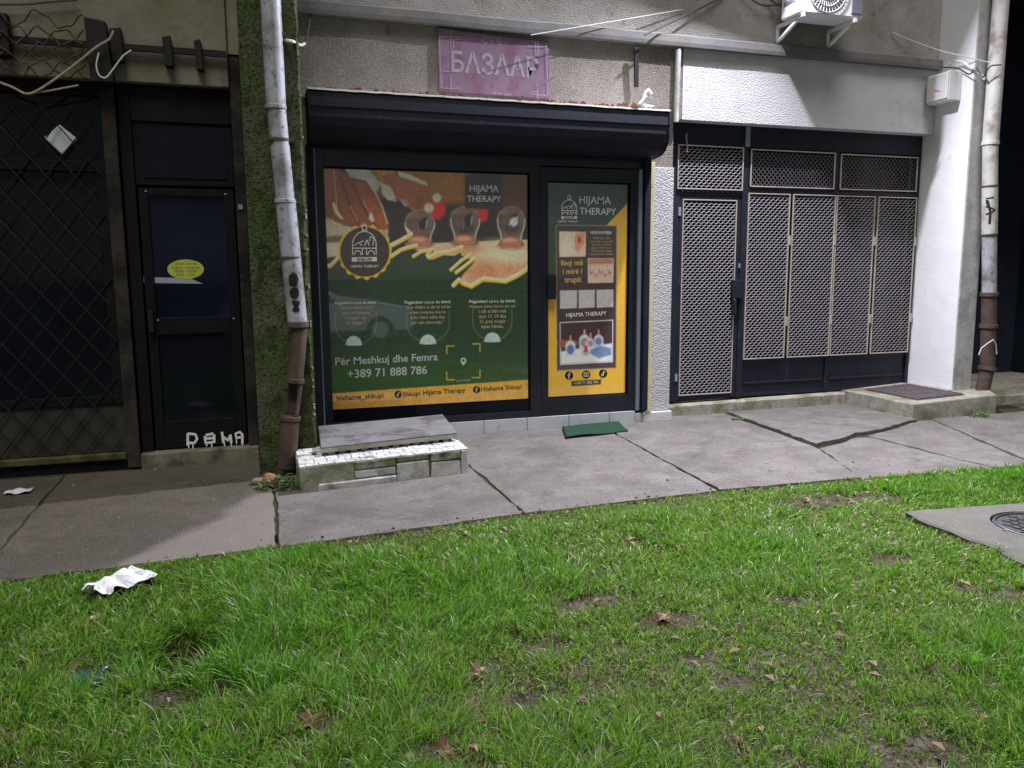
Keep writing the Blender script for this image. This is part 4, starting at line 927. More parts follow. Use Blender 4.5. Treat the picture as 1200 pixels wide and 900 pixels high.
b1 = dpt(351, 386); b2 = dpt(345.5, 446); pipe('cast_pipe', [a3, b1, b2], .062, MT['pipe_rust'], dpL)
band(b2, b2-b1, .074, .035, MT['pipe_rust'], dpL, 'pipe_socket')
# broken section: half shell open to the left-front
b3 = dpt(340, 490); b = MB(); NS = 14
for i_ in range(9):
    pass
vs = []; fs = []; NR = 8
for i_ in range(NR+1):
    t = i_/NR; ctr = b2.lerp(b3, t)
    for k in range(NS+1):
        edge = .25*math.sin(i_*2.3)*(.5)
        a = rad(-60+190*k/NS+(edge*30 if k in (0, NS) else 0)); vs.append((ctr.x+.064*math.cos(a), ctr.y+.064*math.sin(a), ctr.z))
for i_ in range(NR):
    for k in range(NS): fs.append((i_*(NS+1)+k, i_*(NS+1)+k+1, (i_+1)*(NS+1)+k+1, (i_+1)*(NS+1)+k))
b.add(vs, fs); ob = b.build('broken_pipe', MT['pipe_rust'], dpL, smooth=True); md = ob.modifiers.new('shell', 'SOLIDIFY'); md.thickness = .008
b4 = dpt(336, 548); pipe('cast_pipe', [b3, dpt(338, 520), b4], [.070, .072, .066], MT['pipe_rust'], dpL); band(b3, b3-b4, .080, .035, MT['pipe_rust'], dpL, 'pipe_socket')
# graffiti on the pipe, wrapped round it
def wrap(px0, py0, axis_a, axis_b, r):
    def f(px, py):
        q = onY(px, py, YD-.07); t = (axis_a.z-q.z)/(axis_a.z-axis_b.z); c_ = axis_a.lerp(axis_b, t); dx = max(-.97, min(.97, (q.x-c_.x)/r))
        return (c_.x+r*dx, c_.y-r*math.sqrt(1-dx*dx), q.z)
    return f
b = MB(); fw_ = wrap(0, 0, a2, a3, .077)
for s_ in ([(341,322),(346,322),(348,328),(346,334),(341,334),(340.5,328),(341,322)], arc(345, 343, 3.6, 4.6, 0, 360, 16), [(343.5,352),(349.5,365)], [(350,353),(344,365)], [(342,322),(344,334)], [(345,324),(345,332)], [(344,341),(346,346)]): ribbon(b, s_, 4.4, fw_)
b.build('graffiti', MT['black_paint'], dpL, recalc=False)
b = MB(); fp = lambda px, py: onY(px, py, 6.3475)
for s_ in ([(302,290),(310,287),(317,292),(315,300),(306,305),(303,314),(308,322),(305,330)], [(315,300),(322,304),(326,300)], [(303,314),(313,312)], [(330,313),(336,311),(340,314)]): ribbon(b, s_, 3.4, fp)
b.build('pillar_graffiti', flat('dark green spray paint', (.012,.022,.008), .8), bld, recalc=False)
cable('hook_cable', [(334,47,6.30),(344,49,6.31),(352,53,6.9),(357,51,7.2)], .012, MT['cable_white'], 'short white cable end curling out beside the grey drainpipe', 'cable')
cable('hanging_cable', [(357,52,7.2),(360,40,7.3),(364,20,7.36),(371,6,7.38),(376,-8,7.38)], .008, MT['cable_dark'], 'dark cable rising up the wall right of the grey drainpipe', 'cable')

dpR = thing('drainpipe', (7.75, 6.8, 0), 'white painted drainpipe with rusty cast iron foot beside the white column', 'drainpipe')
YR = 6.80
rt = lambda px, py: onY(px, py, YR)
q0, q1, q2, q3, q4 = rt(1176,-40), rt(1160.5,168), rt(1160,218), rt(1159.5,275), rt(1159.3,345)
pipe('pipe_section', [q0, q1], .080, MT['pipe_white'], dpR); pipe('pipe_section', [q1, q2], .076, MT['pipe_white'], dpR); pipe('pipe_section', [q2, q3], .079, MT['pipe_white'], dpR)
pipe('pipe_section', [q3, q4], .074, MT['pipe_grey'], dpR)
band(q1, q0-q1, .088, .04, MT['pipe_white'], dpR); band(q2, q1-q2, .086, .02, MT['pipe_band'], dpR); band(q3, q2-q3, .086, .02, MT['pipe_rust'], dpR)
q5, q6, q7 = rt(1158.5,382), rt(1157,432), rt(1149,468)
pipe('cast_pipe', [q4, q5, q6], .078, MT['pipe_rust'], dpR); pipe('cast_pipe', [q6, q7], .074, MT['pipe_rust'], dpR)
for (q, d) in ((q4, (0,0,1)), (q5, (0,0,1)), (q6, q6-q7)): band(q, d, .095, .045, MT['pipe_rust'], dpR, 'pipe_socket')
b = MB(); fw_ = wrap(0, 0, q2, q3, .083)
YD_keep = YD; YD = YR
for s_ in ([(1164,231),(1157,233),(1155,239),(1160,242),(1165,246),(1158,252),(1155,258)], [(1160,234),(1161.5,248),(1161,262)]): ribbon(b, s_, 1.25, fw_)
YD = YD_keep
b.build('graffiti', MT['black_paint'], dpR, recalc=False)
b = MB(); pts = [onY(1147,416,6.70), onY(1150,408,6.69), onY(1158,402,6.69), onY(1164,398,6.70), onY(1167,403,6.70), onY(1168,415,6.71)]
b.tube(pts, .006, 6); b.build('wire_tie', MT['cable_white'], dpR, smooth=True)

# ------------------------------------------------------------------ wall fittings
sg = thing('shop_sign', (2.2, 7.37, 3.2), 'faded mauve shop sign with worn pale lettering on the wall above the shutter box', 'sign')
b = MB(); b.prism([onY(x, y, 7.388) for x, y in ((513,33),(643.5,49),(644.5,116),(514,107))], (0, .03, 0)); b.build('board', MT['sign_bg'], sg, bevel=.004)
YS = 7.386
text_part('БАЗААР', 'lettering', MT['sign_letter'], sg, YS, (529,83.5), (631,91.0), bold=.022, hscale=1.12); text_part('СТВ', 'lettering', MT['sign_letter'], sg, YS, (565,50.8), (588,53.2), bold=.01, sp=1.3)
text_part('88 же вши', 'lettering', MT['sign_line'], sg, YS, (577,110.4), (599,112.2), bold=.02)
b = MB(); fs_ = lambda px, py: onY(px, py, YS)
for s_ in ([(528.5,33),(528.5,57)], [(515,43),(540,43.5)], [(531.5,46),(531.5,57)], [(531.5,46),(540,46.5)], [(515,41),(516.5,103)], [(516.5,103),(541,104.5)], [(528,88),(529,106)], [(531,101.5),(540,102)], [(515.5,83),(527,84)], [(518,85),(518,102)],
           [(627,48),(628,66)], [(630,49),(631,66)], [(618,54),(640,55)], [(640,52),(642,112)], [(629,97),(630,116)], [(620,110),(641,112)], [(620,107),(629,108)]): ribbon(b, s_, .9, fs_)
b.build('corner_lines', MT['sign_line'], sg, recalc=False, kind='stuff')
b = MB(); b.prism([onY(x, y, 7.384) for x, y in ((628,74),(632,76),(630,81),(627,79))], (0, .002, 0)); b.build('chip', MT['sign_dark'], sg)
strap = MB(); p = onY(746, 56, 7.345); p2 = onY(745.5, 102, 7.36); strap.bar(p, p2, .045, .02, up=(0,1,0)); tag(strap.build('hanging_strap', MT['steel_dark'], None, bevel=.003), 'flat rusty metal strap hanging from the concrete ledge above the shutter box', 'strap')
cd = MB(); p = onY(795, 58, 7.37); p2 = onY(792, 143, 7.37); cd.tube([p, p2], .028, 10); tag(cd.build('wall_conduit', MT['column_grey'], None, smooth=True), 'vertical grey conduit on the wall between the rough and white plaster', 'conduit')
cable('steel_rod', [(735,43,7.355),(780,47,7.355),(838,52,7.355)], .012, MT['steel_dark'], 'longer dark steel rod lying on top of the concrete ledge', 'rod')
cable('steel_rod', [(737,47,7.375),(775,50,7.375),(806,53.5,7.375)], .008, MT['steel_dark'], 'shorter thinner steel rod lying beside the longer one on the ledge', 'rod')
cable('sign_rod', [(612,113,7.05),(631,101,7.15),(650.5,89,7.25)], .008, MT['rusty_rod'], 'thin rusty rod leaning across the corner of the mauve sign', 'rod')
cable('thin_wire', [(622,41,7.26),(700,28,7.3),(760,18,7.34),(800,11,7.38)], .004, MT['cable_white'], 'thin pale wire rising from the ledge across the rough wall', 'wire')
cable('wire_shadow', [(755,41,7.26),(800,20,7.34),(848,-4,7.39)], .008, MT['cable_dark'], 'dark diagonal strand standing for a wire shadow across the wall left of the air conditioner', 'wire')  # dark strand put in for the shadow of a wire
cable('ac_cable', [(868,-12,7.36),(882,0,7.36),(894,6,7.35),(908,6,7.34),(922,2,7.30)], .010, MT['cable_dark'], 'looped dark cable running into the air conditioner', 'cable')
cable('ac_cable', [(897,-6,7.36),(905,1,7.36),(920,10,7.30)], .010, MT['cable_dark'], 'straight dark cable meeting the side of the air conditioner', 'cable')
cable('white_wire', [(1046,38,7.38),(1075,50,7.3),(1104,60,7.1),(1130,66,6.95),(1150,71,6.86),(1172,76,6.75)], .006, MT['cable_white'], 'thin wire strung from the wall to the right drainpipe', 'wire')
cable('box_cable', [(1108,78,7.2),(1118,72,7.1),(1128,73,6.98),(1138,80,6.88),(1146,84,6.86),(1154,93,6.80)], .014, MT['meter_white'], 'thick grey cable bundle from the meter box to the column edge', 'cable')
cable('box_cable', [(1105,79,7.2),(1122,80,7.05),(1136,87,6.89),(1144,80,6.86),(1152,90,6.8),(1160,78,6.72),(1173,76,6.71)], .008, MT['cable_dark'], 'dark cable twisting round the column to the right drainpipe', 'cable')
b = MB(); b.tube([onY(752,118,7.02), onY(756,109,7.03), onY(760,105,7.035), onY(764,110,7.04), onY(763,115,7.05)], [.004,.012,.016,.008,.003], 6); b.tube([onY(758,112,7.02), onY(749,122,7.03)], [.008,.014], 6); b.tube([onY(748,122,7.04), onY(756,124,7.03), onY(766,125,7.05)], [.006,.016,.006], 6)
tag(b.build('plastic_scrap', MT['meter_white'], None), 'crumpled pale plastic scrap caught on the right end of the shutter box', 'scrap')

# air conditioner
ac = thing('air_conditioner', (5.65, 7.1, 4.05), 'white outdoor air conditioner unit mounted above the concrete ledge', 'air conditioner')
ax0, ax1, ay0, ay1, az0, az1 = 5.245, 6.02, 6.98, 7.27, 4.105, 4.66
b = MB(); b.box(ax0, ax1, ay0, ay1, az0, az1); b.build('casing', MT['ac_white'], ac, bevel=.018, seg=3)
fcx, fcz, fr_ = 5.57, 4.36, .235
b = MB(); b.disc((fcx, ay0-.003, fcz), (0,-1,0), fr_, 40); b.build('fan_opening', MT['ac_dark'], ac, recalc=False)
b = MB()
for k in range(36):
    a = rad(k*10); b.bar((fcx+.05*math.cos(a), ay0-.010, fcz+.05*math.sin(a)), (fcx+fr_*math.cos(a+.16), ay0-.010, fcz+fr_*math.sin(a+.16)), .0045, .0045)
for rr in (.05, .11, .17, .23): b.tube([(fcx+rr*math.cos(rad(a)), ay0-.014, fcz+rr*math.sin(rad(a))) for a in range(0, 361, 12)], .0035, 5, False)
b.build('fan_guard', MT['ac_white'], ac)
b = MB(); b.box(5.87, 6.00, ay0-.012, ay0+.02, az0+.04, az1-.06); b.build('side_panel', MT['ac_fan'], ac, bevel=.006)
for k in range(5): boxpart('side_louvre', MT['ac_fan'], ac, ax0-.004, ax0+.004, ay0+.06, ay1-.05, az0+.12+k*.08, az0+.16+k*.08)
for x in (5.30, 5.93):
    b = MB(); b.bar((x, 6.97, az0-.02), (x, YW, az0-.02), .035, .03); b.bar((x, 7.06, az0-.035), (x, YW-.01, 3.93), .03, .03, up=(1,0,0)); b.bar((x, YW-.012, az0-.02), (x, YW-.012, 3.94), .035, .02, up=(0,1,0)); b.build('bracket', MT['ac_white'], ac, bevel=.003)
for x in (5.30, 5.93): boxpart('rubber_foot', MT['ac_white'], ac, x-.03, x+.03, 6.99, 7.06, az0-.005, az0+.004)

# meter box on the side of the column
mb_ = thing('meter_box', (7.36, 7.2, 3.42), 'white meter box fixed on the side of the white column above the gate', 'meter box')
b = MB(); b.box(7.285, 7.458, 7.065, 7.36, 3.405, 3.715); b.build('box_body', MT['meter_white'], mb_, bevel=.010)
boxpart('lid', MT['meter_white'], mb_, 7.268, 7.284, 7.07, 7.355, 3.425, 3.70, bevel=.006)
b = MB(); b.box(7.2665, 7.2675, 7.13, 7.27, 3.47, 3.55); lb = b.build('paper_label', flat('label paper', (.68,.66,.66), .6), mb_)
for k in range(4): boxpart('label_print', flat('red label print', (.40,.06,.08), .6), mb_, 7.2648, 7.2662, 7.16+k*.022, 7.172+k*.022, 3.505+.006*k, 3.522+.008*k)

# floodlight above, the lamp that lights the place
fl = thing('floodlight', (4.55, 7.0, 5.35), 'lit white floodlight on a short arm high on the wall left of the air conditioner', 'floodlight')
dz = LAMP_AIM; cpos = LAMP_POS-dz*.05
side = dz.cross(Vector((0,0,1))).normalized(); upv = side.cross(dz)
b = MB(); A_ = [cpos+side*sx*.13+upv*sy*.10-dz*.06 for sx, sy in ((-1,-1),(1,-1),(1,1),(-1,1))]; b.hexa(A_, [p+dz*.09 for p in A_]); b.build('lamp_head', MT['ac_fan'], fl, bevel=.012)
ml = bpy.data.materials.new('lit lens'); ml.use_nodes = True; pn = ml.node_tree.nodes['Principled BSDF']; pn.inputs['Emission Color'].default_value = (.93,.95,1,1); pn.inputs['Emission Strength'].default_value = 12
b = MB(); A_ = [cpos+side*sx*.11+upv*sy*.08+dz*.032 for sx, sy in ((-1,-1),(1,-1),(1,1),(-1,1))]; b.hexa(A_, [p+dz*.004 for p in A_]); b.build('lens', ml, fl)
b = MB(); b.tube([cpos-dz*.06, Vector((4.55, 7.0, 5.5)), Vector((4.55, YW, 5.5))], .022, 8); b.build('arm', MT['steel_dark'], fl, smooth=True)

# ------------------------------------------------------------------ doorstep of mossy stones with broken white tile top
A0 = Vector((.216, 5.705, 0)); B0 = Vector((1.515, 5.885, 0)); ue = (B0-A0).normalized(); ve = Vector((0, 1, 0)); SL = (B0-A0).length; SD = .60
stp = thing('doorstep', tuple((A0+B0)/2), 'mossy masonry doorstep topped with broken white tile in front of the shop window', 'step')
def sp_(u, v, z): q = A0+ue*u+ve*v; return (q.x, q.y, z)
def sbox(name, m, u0, u1, v0, v1, z0, z1, bev=.010, wob=.006, label=None):
    b = MB(); w_ = lambda: (RNG.random()-.5)*wob*2
    b.hexa([sp_(u0+w_(), v0+w_(), z0), sp_(u1+w_(), v0+w_(), z0), sp_(u1, v1, z0), sp_(u0, v1, z0)], [sp_(u0+w_(), v0+w_(), z1+w_()*.4), sp_(u1+w_(), v0+w_(), z1+w_()*.4), sp_(u1, v1, z1), sp_(u0, v1, z1)])
    return b.build(name, m, stp, bevel=bev, label=label)
SH = .185
sbox('mortar_core', MT['grout'], .015, SL-.02, .018, SD, -.02, SH-.008, 0, 0)
for (u0, u1, z0, z1, mm) in ((.0,.40,-.02,.19,'stone_mossy'), (.405,.715,.118,SH,'stone_mossy'), (.405,.715,.055,.114,'stone_grey'), (.13,.715,-.02,.050,'stone_grey'), (.725,.985,-.02,.135,'stone_grey'), (.725,.985,.140,SH,'stone_mossy'), (1.0,1.245,-.02,.112,'stone_grey'), (1.0,1.245,.118,SH,'stone_mossy'), (1.25,SL,-.02,SH,'stone_grey')):
    if u0 == .13: sbox('stone', MT[mm], u0, u1, -.014, .10, z0, z1)
    else: sbox('stone', MT[mm], u0, u1, 0+RNG.random()*.006, .12, z0, z1)
for (v0, v1) in ((.125,.35), (.355,.595)):
    sbox('stone', MT['stone_mossy'], -.004, .12, v0, v1, -.02, SH-.005); sbox('stone', MT['stone_grey'], SL-.10, SL, v0, v1, -.02, SH-.005)
b = MB()          # shards of white tile
gu, gv = 26, 9
gp = {}
for i_ in range(gu+1):
    for j in range(gv+1): gp[i_, j] = (SL*i_/gu+(0 if i_ in (0, gu) else (RNG.random()-.5)*.030), SD*j/gv+(0 if j in (0,) else (RNG.random()-.5)*.040))
i_ = 0
skip = set()
for j in range(gv):
    i_ = 0
    while i_ < gu:
        st_ = 1 if RNG.random() < .45 else 2; st_ = min(st_, gu-i_)
        q = [gp[i_, j]]+([gp[i_+1, j]] if st_ == 2 else [])+[gp[i_+st_, j], gp[i_+st_, j+1]]+([gp[i_+1, j+1]] if st_ == 2 else [])+[gp[i_, j+1]]
        cu, cv = np.mean(q, 0); h_ = SH+.004+.005*RNG.random(); k_ = .91
        if not (j > 4 and RNG.random() < .25): b.prism([sp_(cu+(a-cu)*k_, cv+(c_-cv)*(k_-.03), h_-.012) for a, c_ in q], (0, 0, .013))
        i_ += st_
b.build('tile_shards', MT['mosaic'], stp, kind='stuff')
# dark stone slab lying on the doorstep, its back on the threshold
sl = MB(); zf, zb_ = .262, .285
fl_, fr2, br_, bl_ = (.392, 5.985), (1.500, 6.185), (1.545, 6.93), (.425, 6.74)
st2 = MB(); L4 = ((fl_, zf), (fr2, zf), (br_, zb_), (bl_, zb_)); st2.hexa([(x, y, z-.007) for (x, y), z in L4], [(x, y, z+.003) for (x, y), z in L4])
sl.hexa([(x, y, z-.045) for (x, y), z in ((fl_, zf), (fr2, zf), (br_, zb_), (bl_, zb_))], [(x, y, z-.0075) for (x, y), z in ((fl_, zf), (fr2, zf), (br_, zb_), (bl_, zb_))])
so2 = thing('stone_slab', (.95, 6.45, .21), 'loose dark stone slab lying on top of the tiled doorstep under the window', 'stone slab')
sl.build('slab_body', MT['concrete_step'], so2, bevel=.006); st2.build('stone_facing', MT['slate_slab'], so2, bevel=.004)
for (x, y) in ((.5, 6.15), (1.35, 6.4), (.6, 6.6), (1.4, 6.75)):
    pass
pk = thing('brick_packing', (.95, 6.5, .0), 'rubble packed under the dark stone slab behind the tiled doorstep', 'rubble')
for k in range(7): b = MB(); x = .52+k*.145; b.box(x, x+.12, 6.34+.03*k, 6.62+.03*k, -.02, .205); b.build('brick', MT['stone_mossy'], pk, bevel=.01)
for k in range(12): b = MB(); x = .45+k*.085; y = 6.05+.015*k; b.box(x, x+.05, y, y+.06, .190, .208); b.build('brick', MT['mosaic'], pk, bevel=.004)

# door mat: a rumpled sheet
def sheet(name, m, f, nu, nv, thick, label, cat):
    vs = [f(i_/(nu-1), j/(nv-1)) for j in range(nv) for i_ in range(nu)]; b = MB(); b.add(vs, [(j*nu+i_, j*nu+i_+1, (j+1)*nu+i_+1, (j+1)*nu+i_) for j in range(nv-1) for i_ in range(nu-1)])
    o = b.build(name, m, None, smooth=True); md = o.modifiers.new('thickness', 'SOLIDIFY'); md.thickness = thick; md.offset = 0
    return tag(o, label, cat)
def matf(u, v):
    x = 2.70+.70*u+.16*v-.05*u*v; y = 6.80+.50*v+.10*u+.008*math.sin(u*9); return (x, y, .016+.006*math.sin(u*5+v*3)+.004*math.sin(v*11+u*7))
sheet('door_mat', MT['mat_green'], matf, 24, 16, .014, 'dark green door mat on the pavement before the shop door', 'door mat')

# ------------------------------------------------------------------ things on the ground
def gz(x, y): return float(ground_z(np.array(x), np.array(y)))
p = onZ(140, 692, 0)
out = [(-.20,-.02),(-.14,.015),(-.12,-.03),(-.06,-.085),(0,-.07),(.03,-.03),(.10,-.01),(.19,.0),(.21,.05),(.14,.09),(.07,.10),(.05,.155),(.0,.12),(-.06,.075),(-.13,.05)]
bm = bmesh.new(); f_ = bm.faces.new([bm.verts.new((x*.8, y*1.55-.05, 0)) for x, y in out]); bmesh.ops.triangulate(bm, faces=bm.faces); bmesh.ops.subdivide_edges(bm, edges=bm.edges, cuts=4, use_grid_fill=True)
for v in bm.verts: v.co.z = -.005+.050*float(fbm(np.array(v.co.x*14+3), np.array(v.co.y*14+5), 3))+.016*abs(math.sin(v.co.x*31+v.co.y*17)); v.co.x += .008*math.sin(v.co.y*60)
me = bpy.data.meshes.new('tissue'); bm.to_mesh(me); bm.free(); me.materials.append(MT['tissue'])
o = link_mesh('tissue', me); o.location = (p.x, p.y, gz(p.x, p.y)+.03); tag(o, 'crumpled white tissue lying on the grass at the pavement edge', 'tissue'); md = o.modifiers.new('thickness', 'SOLIDIFY'); md.thickness = .002
p = onZ(97, 800, 0); base_z = gz(p.x, p.y)
sheet('plastic_scrap', MT['plastic_green'], lambda u, v: (p.x+(u-.5)*.15+.02*math.sin(v*7), p.y+(v-.5)*.13+.02*math.sin(u*8), base_z+.012+.008*math.sin(u*11+v*5)+.006*math.sin(v*13)), 16, 14, .003, 'crumpled dark green plastic scrap pressed into the lawn', 'scrap')
# brick fragment beside the pillar
def rock(name, m, c_, r, sq, label, cat, seed=0, parent=None):
    bm = bmesh.new(); bmesh.ops.create_icosphere(bm, subdivisions=2, radius=1)
    for v in bm.verts:
        d = 1+.35*(float(vnoise(np.array(v.co.x*1.6+seed+5), np.array(v.co.y*1.6+v.co.z*1.3+9)))-.5); v.co = Vector((v.co.x*r*sq[0]*d, v.co.y*r*sq[1]*d, v.co.z*r*sq[2]*d))
    me = bpy.data.meshes.new(name); bm.to_mesh(me); bm.free(); me.materials.append(m); o = link_mesh(name, me, parent); o.location = c_; 
    return tag(o, label, cat)
q = onZ(316, 565, .04); rock('brick_fragment', MT['brick_bit'], (q.x, q.y, .045), .075, (.8,.7,.85), 'rounded brown brick fragment at the foot of the mossy pillar', 'brick', 3)
q = onZ(307, 567, .0); rock('stone_fragment', MT['stone_sill'], (q.x-.02, q.y, .022), .06, (1,.8,.5), 'flat dull stone fragment next to the brown brick fragment', 'stone', 8)
q = onZ(22, 577, .0); sheet('paper_litter', MT['tissue'], lambda u, v: (q.x+(u-.5)*.16, q.y+(v-.5)*.13, .012+.008*math.sin(u*9+v*4)), 8, 6, .002, 'small white paper scrap on the dark pavement below the left window', 'litter')

# manhole set in a concrete slab at the right edge
mh = thing('manhole', (4.25, 3.4, 0), 'round iron manhole cover set in a concrete slab in the lawn', 'manhole')
outl = [(3.845, 3.845), (4.25, 3.80), (4.72, 3.74), (5.1, 3.70), (5.1, 2.85), (3.72, 2.85), (3.745, 3.02), (3.80, 3.16), (3.775, 3.30), (3.80, 3.45), (3.79, 3.62)]
pts = []
for k in range(len(outl)):
    a = np.array(outl[k]); c_ = np.array(outl[(k+1) % len(outl)]); n_ = max(1, int(np.hypot(*(c_-a))/.06))
    for j in range(n_): pts.append(a+(c_-a)*j/n_+(RNG.normal(0, .006, 2) if j else 0))
ctr = np.array([4.40, 3.33]); RC = .285; NC = len(pts)
ang = [math.atan2(p_[1]-ctr[1], p_[0]-ctr[0]) for p_ in pts]; order = np.argsort(ang); pts = [pts[k] for k in order]; ang = [ang[k] for k in order]
b = MB(); zt = .045; vs = []
for p_, a in zip(pts, ang):
    vs += [(p_[0], p_[1], -.1), (p_[0], p_[1], zt-.012), (p_[0]+(ctr[0]-p_[0])*.03, p_[1]+(ctr[1]-p_[1])*.03, zt), (ctr[0]+(RC+.012)*math.cos(a), ctr[1]+(RC+.012)*math.sin(a), zt-.002), (ctr[0]+(RC+.012)*math.cos(a), ctr[1]+(RC+.012)*math.sin(a), -.1)]
fs = []
for k in range(NC):
    k2 = (k+1) % NC
    for j in range(4): fs.append((k*5+j, k*5+j+1, k2*5+j+1, k2*5+j))
b.add(vs, fs); b.build('concrete_slab', MT['manhole_concrete'], mh)
b = MB(); b.tube([(ctr[0], ctr[1], -.02), (ctr[0], ctr[1], zt-.012)], RC, 40); cv_ = b.build('iron_cover', MT['manhole_iron'], mh, bevel=.004)
b = MB()
for k in range(9):
    for j in range(9):
        x, y = (k-4)*.058, (j-4)*.058
        if x*x+y*y < .055: b.box(ctr[0]+x-.018, ctr[0]+x+.018, ctr[1]+y-.018, ctr[1]+y+.018, zt-.013, zt-.006)
b.tube([(ctr[0]+(RC-.012)*math.cos(rad(a)), ctr[1]+(RC-.012)*math.sin(rad(a)), zt-.008) for a in range(0, 361, 9)], .008, 6, False)
b.build('tread_pattern', MT['manhole_iron'], cv_)

# ------------------------------------------------------------------ weeds
def weed(name, cx, cyy, n, spread, h_, label):
    b = MB()
    for k in range(n):
        a = RNG.random()*2*math.pi; r_ = spread*math.sqrt(RNG.random()); x, y = cx+r_*math.cos(a)*1.25, cyy+r_*math.sin(a)*.8; z = h_*RNG.random()*(1-r_/spread*.6); L = .012+.022*RNG.random(); t = RNG.random()*6.28; w_ = L*.45
        dx, dy = math.cos(t), math.sin(t); tz = (RNG.random()-.2)*.9*L
        b.add([(x, y, z), (x+dx*L*.5-dy*w_, y+dy*L*.5+dx*w_, z+tz*.6), (x+dx*L, y+dy*L, z+tz), (x+dx*L*.5+dy*w_, y+dy*L*.5-dx*w_, z+tz*.5)], [(0,1,2,3)])
    return tag(b.build(name, MT['weed'], None, recalc=False), label, 'weed')
q = onZ(338, 572); weed('weed_clump', q.x-.01, q.y+.03, 420, .17, .10, 'green weeds growing between the pillar foot and the doorstep')
q = onZ(1150, 488); weed('weed_clump', q.x-.05, q.y, 120, .10, .06, 'small grass weeds at the front of the grate plinth')
q = onZ(868, 492); weed('weed_clump', q.x-.02, q.y, 60, .07, .035, 'tiny weeds in the pavement crack below the gate step')

# ------------------------------------------------------------------ dead leaves and litter on the lawn
def maple(name, m, px, py, size, rot, curl, lift=.02, stand=0.0):
    q = onZ(px, py, 0); o_pts = []
    tips = [(-90,.40),(-55,.66),(-25,.52),(5,.85),(26,.62),(55,.95),(74,.68),(90,1.1),(106,.66),(125,.9),(152,.60),(175,.82),(205,.50),(232,.62)]
    for a, r_ in tips: o_pts.append((r_*size*.5*math.cos(rad(a+rot))*(1+.15*(random.random()-.5)), r_*size*.5*math.sin(rad(a+rot))))
    bm = bmesh.new(); c_ = bm.verts.new((0,0,0)); vv = [bm.verts.new((x, y, 0)) for x, y in o_pts]
    for k in range(len(vv)): bm.faces.new((c_, vv[k], vv[(k+1) % len(vv)]))
    bmesh.ops.subdivide_edges(bm, edges=bm.edges, cuts=1, use_grid_fill=True)
    for v in bm.verts:
        r2 = (v.co.x**2+v.co.y**2)/(size*.5)**2; v.co.z += curl*size*(r2*.5)*(1 if math.sin(3*math.atan2(v.co.y, v.co.x)+rot) > 0 else -.25)+.012*random.random()
    st = Vector((math.cos(rad(-90+rot)), math.sin(rad(-90+rot)), 0))*size*.5
    b2_ = bmesh.ops.create_cone(bm, segments=5, radius1=.0035, radius2=.002, depth=size*.45, cap_ends=True, matrix=Matrix.Translation(st*.85)@st.to_track_quat('Z', 'Y').to_matrix().to_4x4())
    me = bpy.data.meshes.new(name); bm.to_mesh(me); bm.free(); me.materials.append(m); o = link_mesh(name, me)
    o.location = (q.x, q.y, max(gz(q.x, q.y), -.03)+lift); o.rotation_euler = (stand+random.uniform(-.25,.25), random.uniform(-.25,.25), 0)
    return o
LV = [(110,662,0,0,0,None)]
leaves = [(562,797,.12,40,.5,'leaf_pale','pale curled dead leaf lying in the middle foreground grass'), (366,855,.15,-30,.4,'leaf_brown','ragged brown maple leaf in the near grass left of centre'), (643,646,.11,100,.8,'leaf_brown','upright curled brown leaf in the grass below the pavement edge'),
          (113,727,.08,10,.4,'leaf_pale','pale leaf in the grass just below the white tissue'), (84,790,.13,60,.5,'leaf_brown','tan leaf beside the dark green plastic scrap'), (244,800,.07,0,.4,'leaf_pale','small tan leaf at the rim of the dark hollow in the lawn'),
          (779,728,.12,20,.4,'leaf_pale','pale torn leaf in the bare patch right of centre'), (946,590,.11,75,.3,'leaf_pale','flat pale leaf on the bare earth strip along the pavement'), (521,886,.14,15,.5,'leaf_brown','brown leaf at the bottom edge in the centre of the lawn'), (8,872,.12,120,.4,'leaf_brown','brown leaf at the bottom left corner of the lawn'),
          (1127,660,.10,200,.4,'leaf_brown','brown leaf in the grass just left of the manhole slab'), (867,872,.06,20,.5,'leaf_pale','small pale round leaf near the bottom right of centre'), (566,702,.08,60,.4,'leaf_pale','small pale leaf in the trodden grass below the doorstep')]
for (px_, py_, s_, ro_, cu_, mm, lab) in leaves: tag(maple('dead_leaf', MT[mm], px_, py_, s_*.78, ro_, cu_*1.3, .014, .9 if 'upright' in lab else .15), lab, 'leaf', 'dead leaves scattered on the lawn')
b = MB()
for k in range(1100):
    x = RNG.uniform(-2.5, 6.5); y = RNG.uniform(1.3, 4.75)
    if y > e(x)-.02: continue
    s_ = .008+.022*RNG.random()**2; z = gz(x, y)+.012+.02*RNG.random(); a = RNG.random()*6.28; ca, sa = math.cos(a)*s_, math.sin(a)*s_
    b.add([(x-ca, y-sa, z), (x+sa*.5, y-ca*.5, z+.01), (x+ca, y+sa, z+.004), (x-sa*.6, y+ca*.5, z+.012)], [(0,1,2),(0,2,3)])
tag(b.build('leaf_litter', MT['leaf_pale'], None, recalc=False), kind='stuff')
b = MB()
for k in range(220):
    x = RNG.uniform(-2.2, 7); y = RNG.uniform(e(x)-.15, e(x)+.05) if RNG.random() < .6 else RNG.uniform(4.7, 7.2); s_ = .004+.008*RNG.random()**2
    z = .002 if y > e(x) else gz(x, y)+.005
    b.hexa([(x-s_, y-s_, z-.004), (x+s_, y-s_*.8, z-.004), (x+s_, y+s_, z-.004), (x-s_*.7, y+s_, z-.004)], [(x-s_*.4, y-s_*.6, z+s_), (x+s_*.6, y-s_*.4, z+s_*.8), (x+s_*.5, y+s_*.6, z+s_), (x-s_*.4, y+s_*.5, z+s_*.7)])
tag(b.build('pebbles', MT['leaf_pale'], None, recalc=False), kind='stuff')

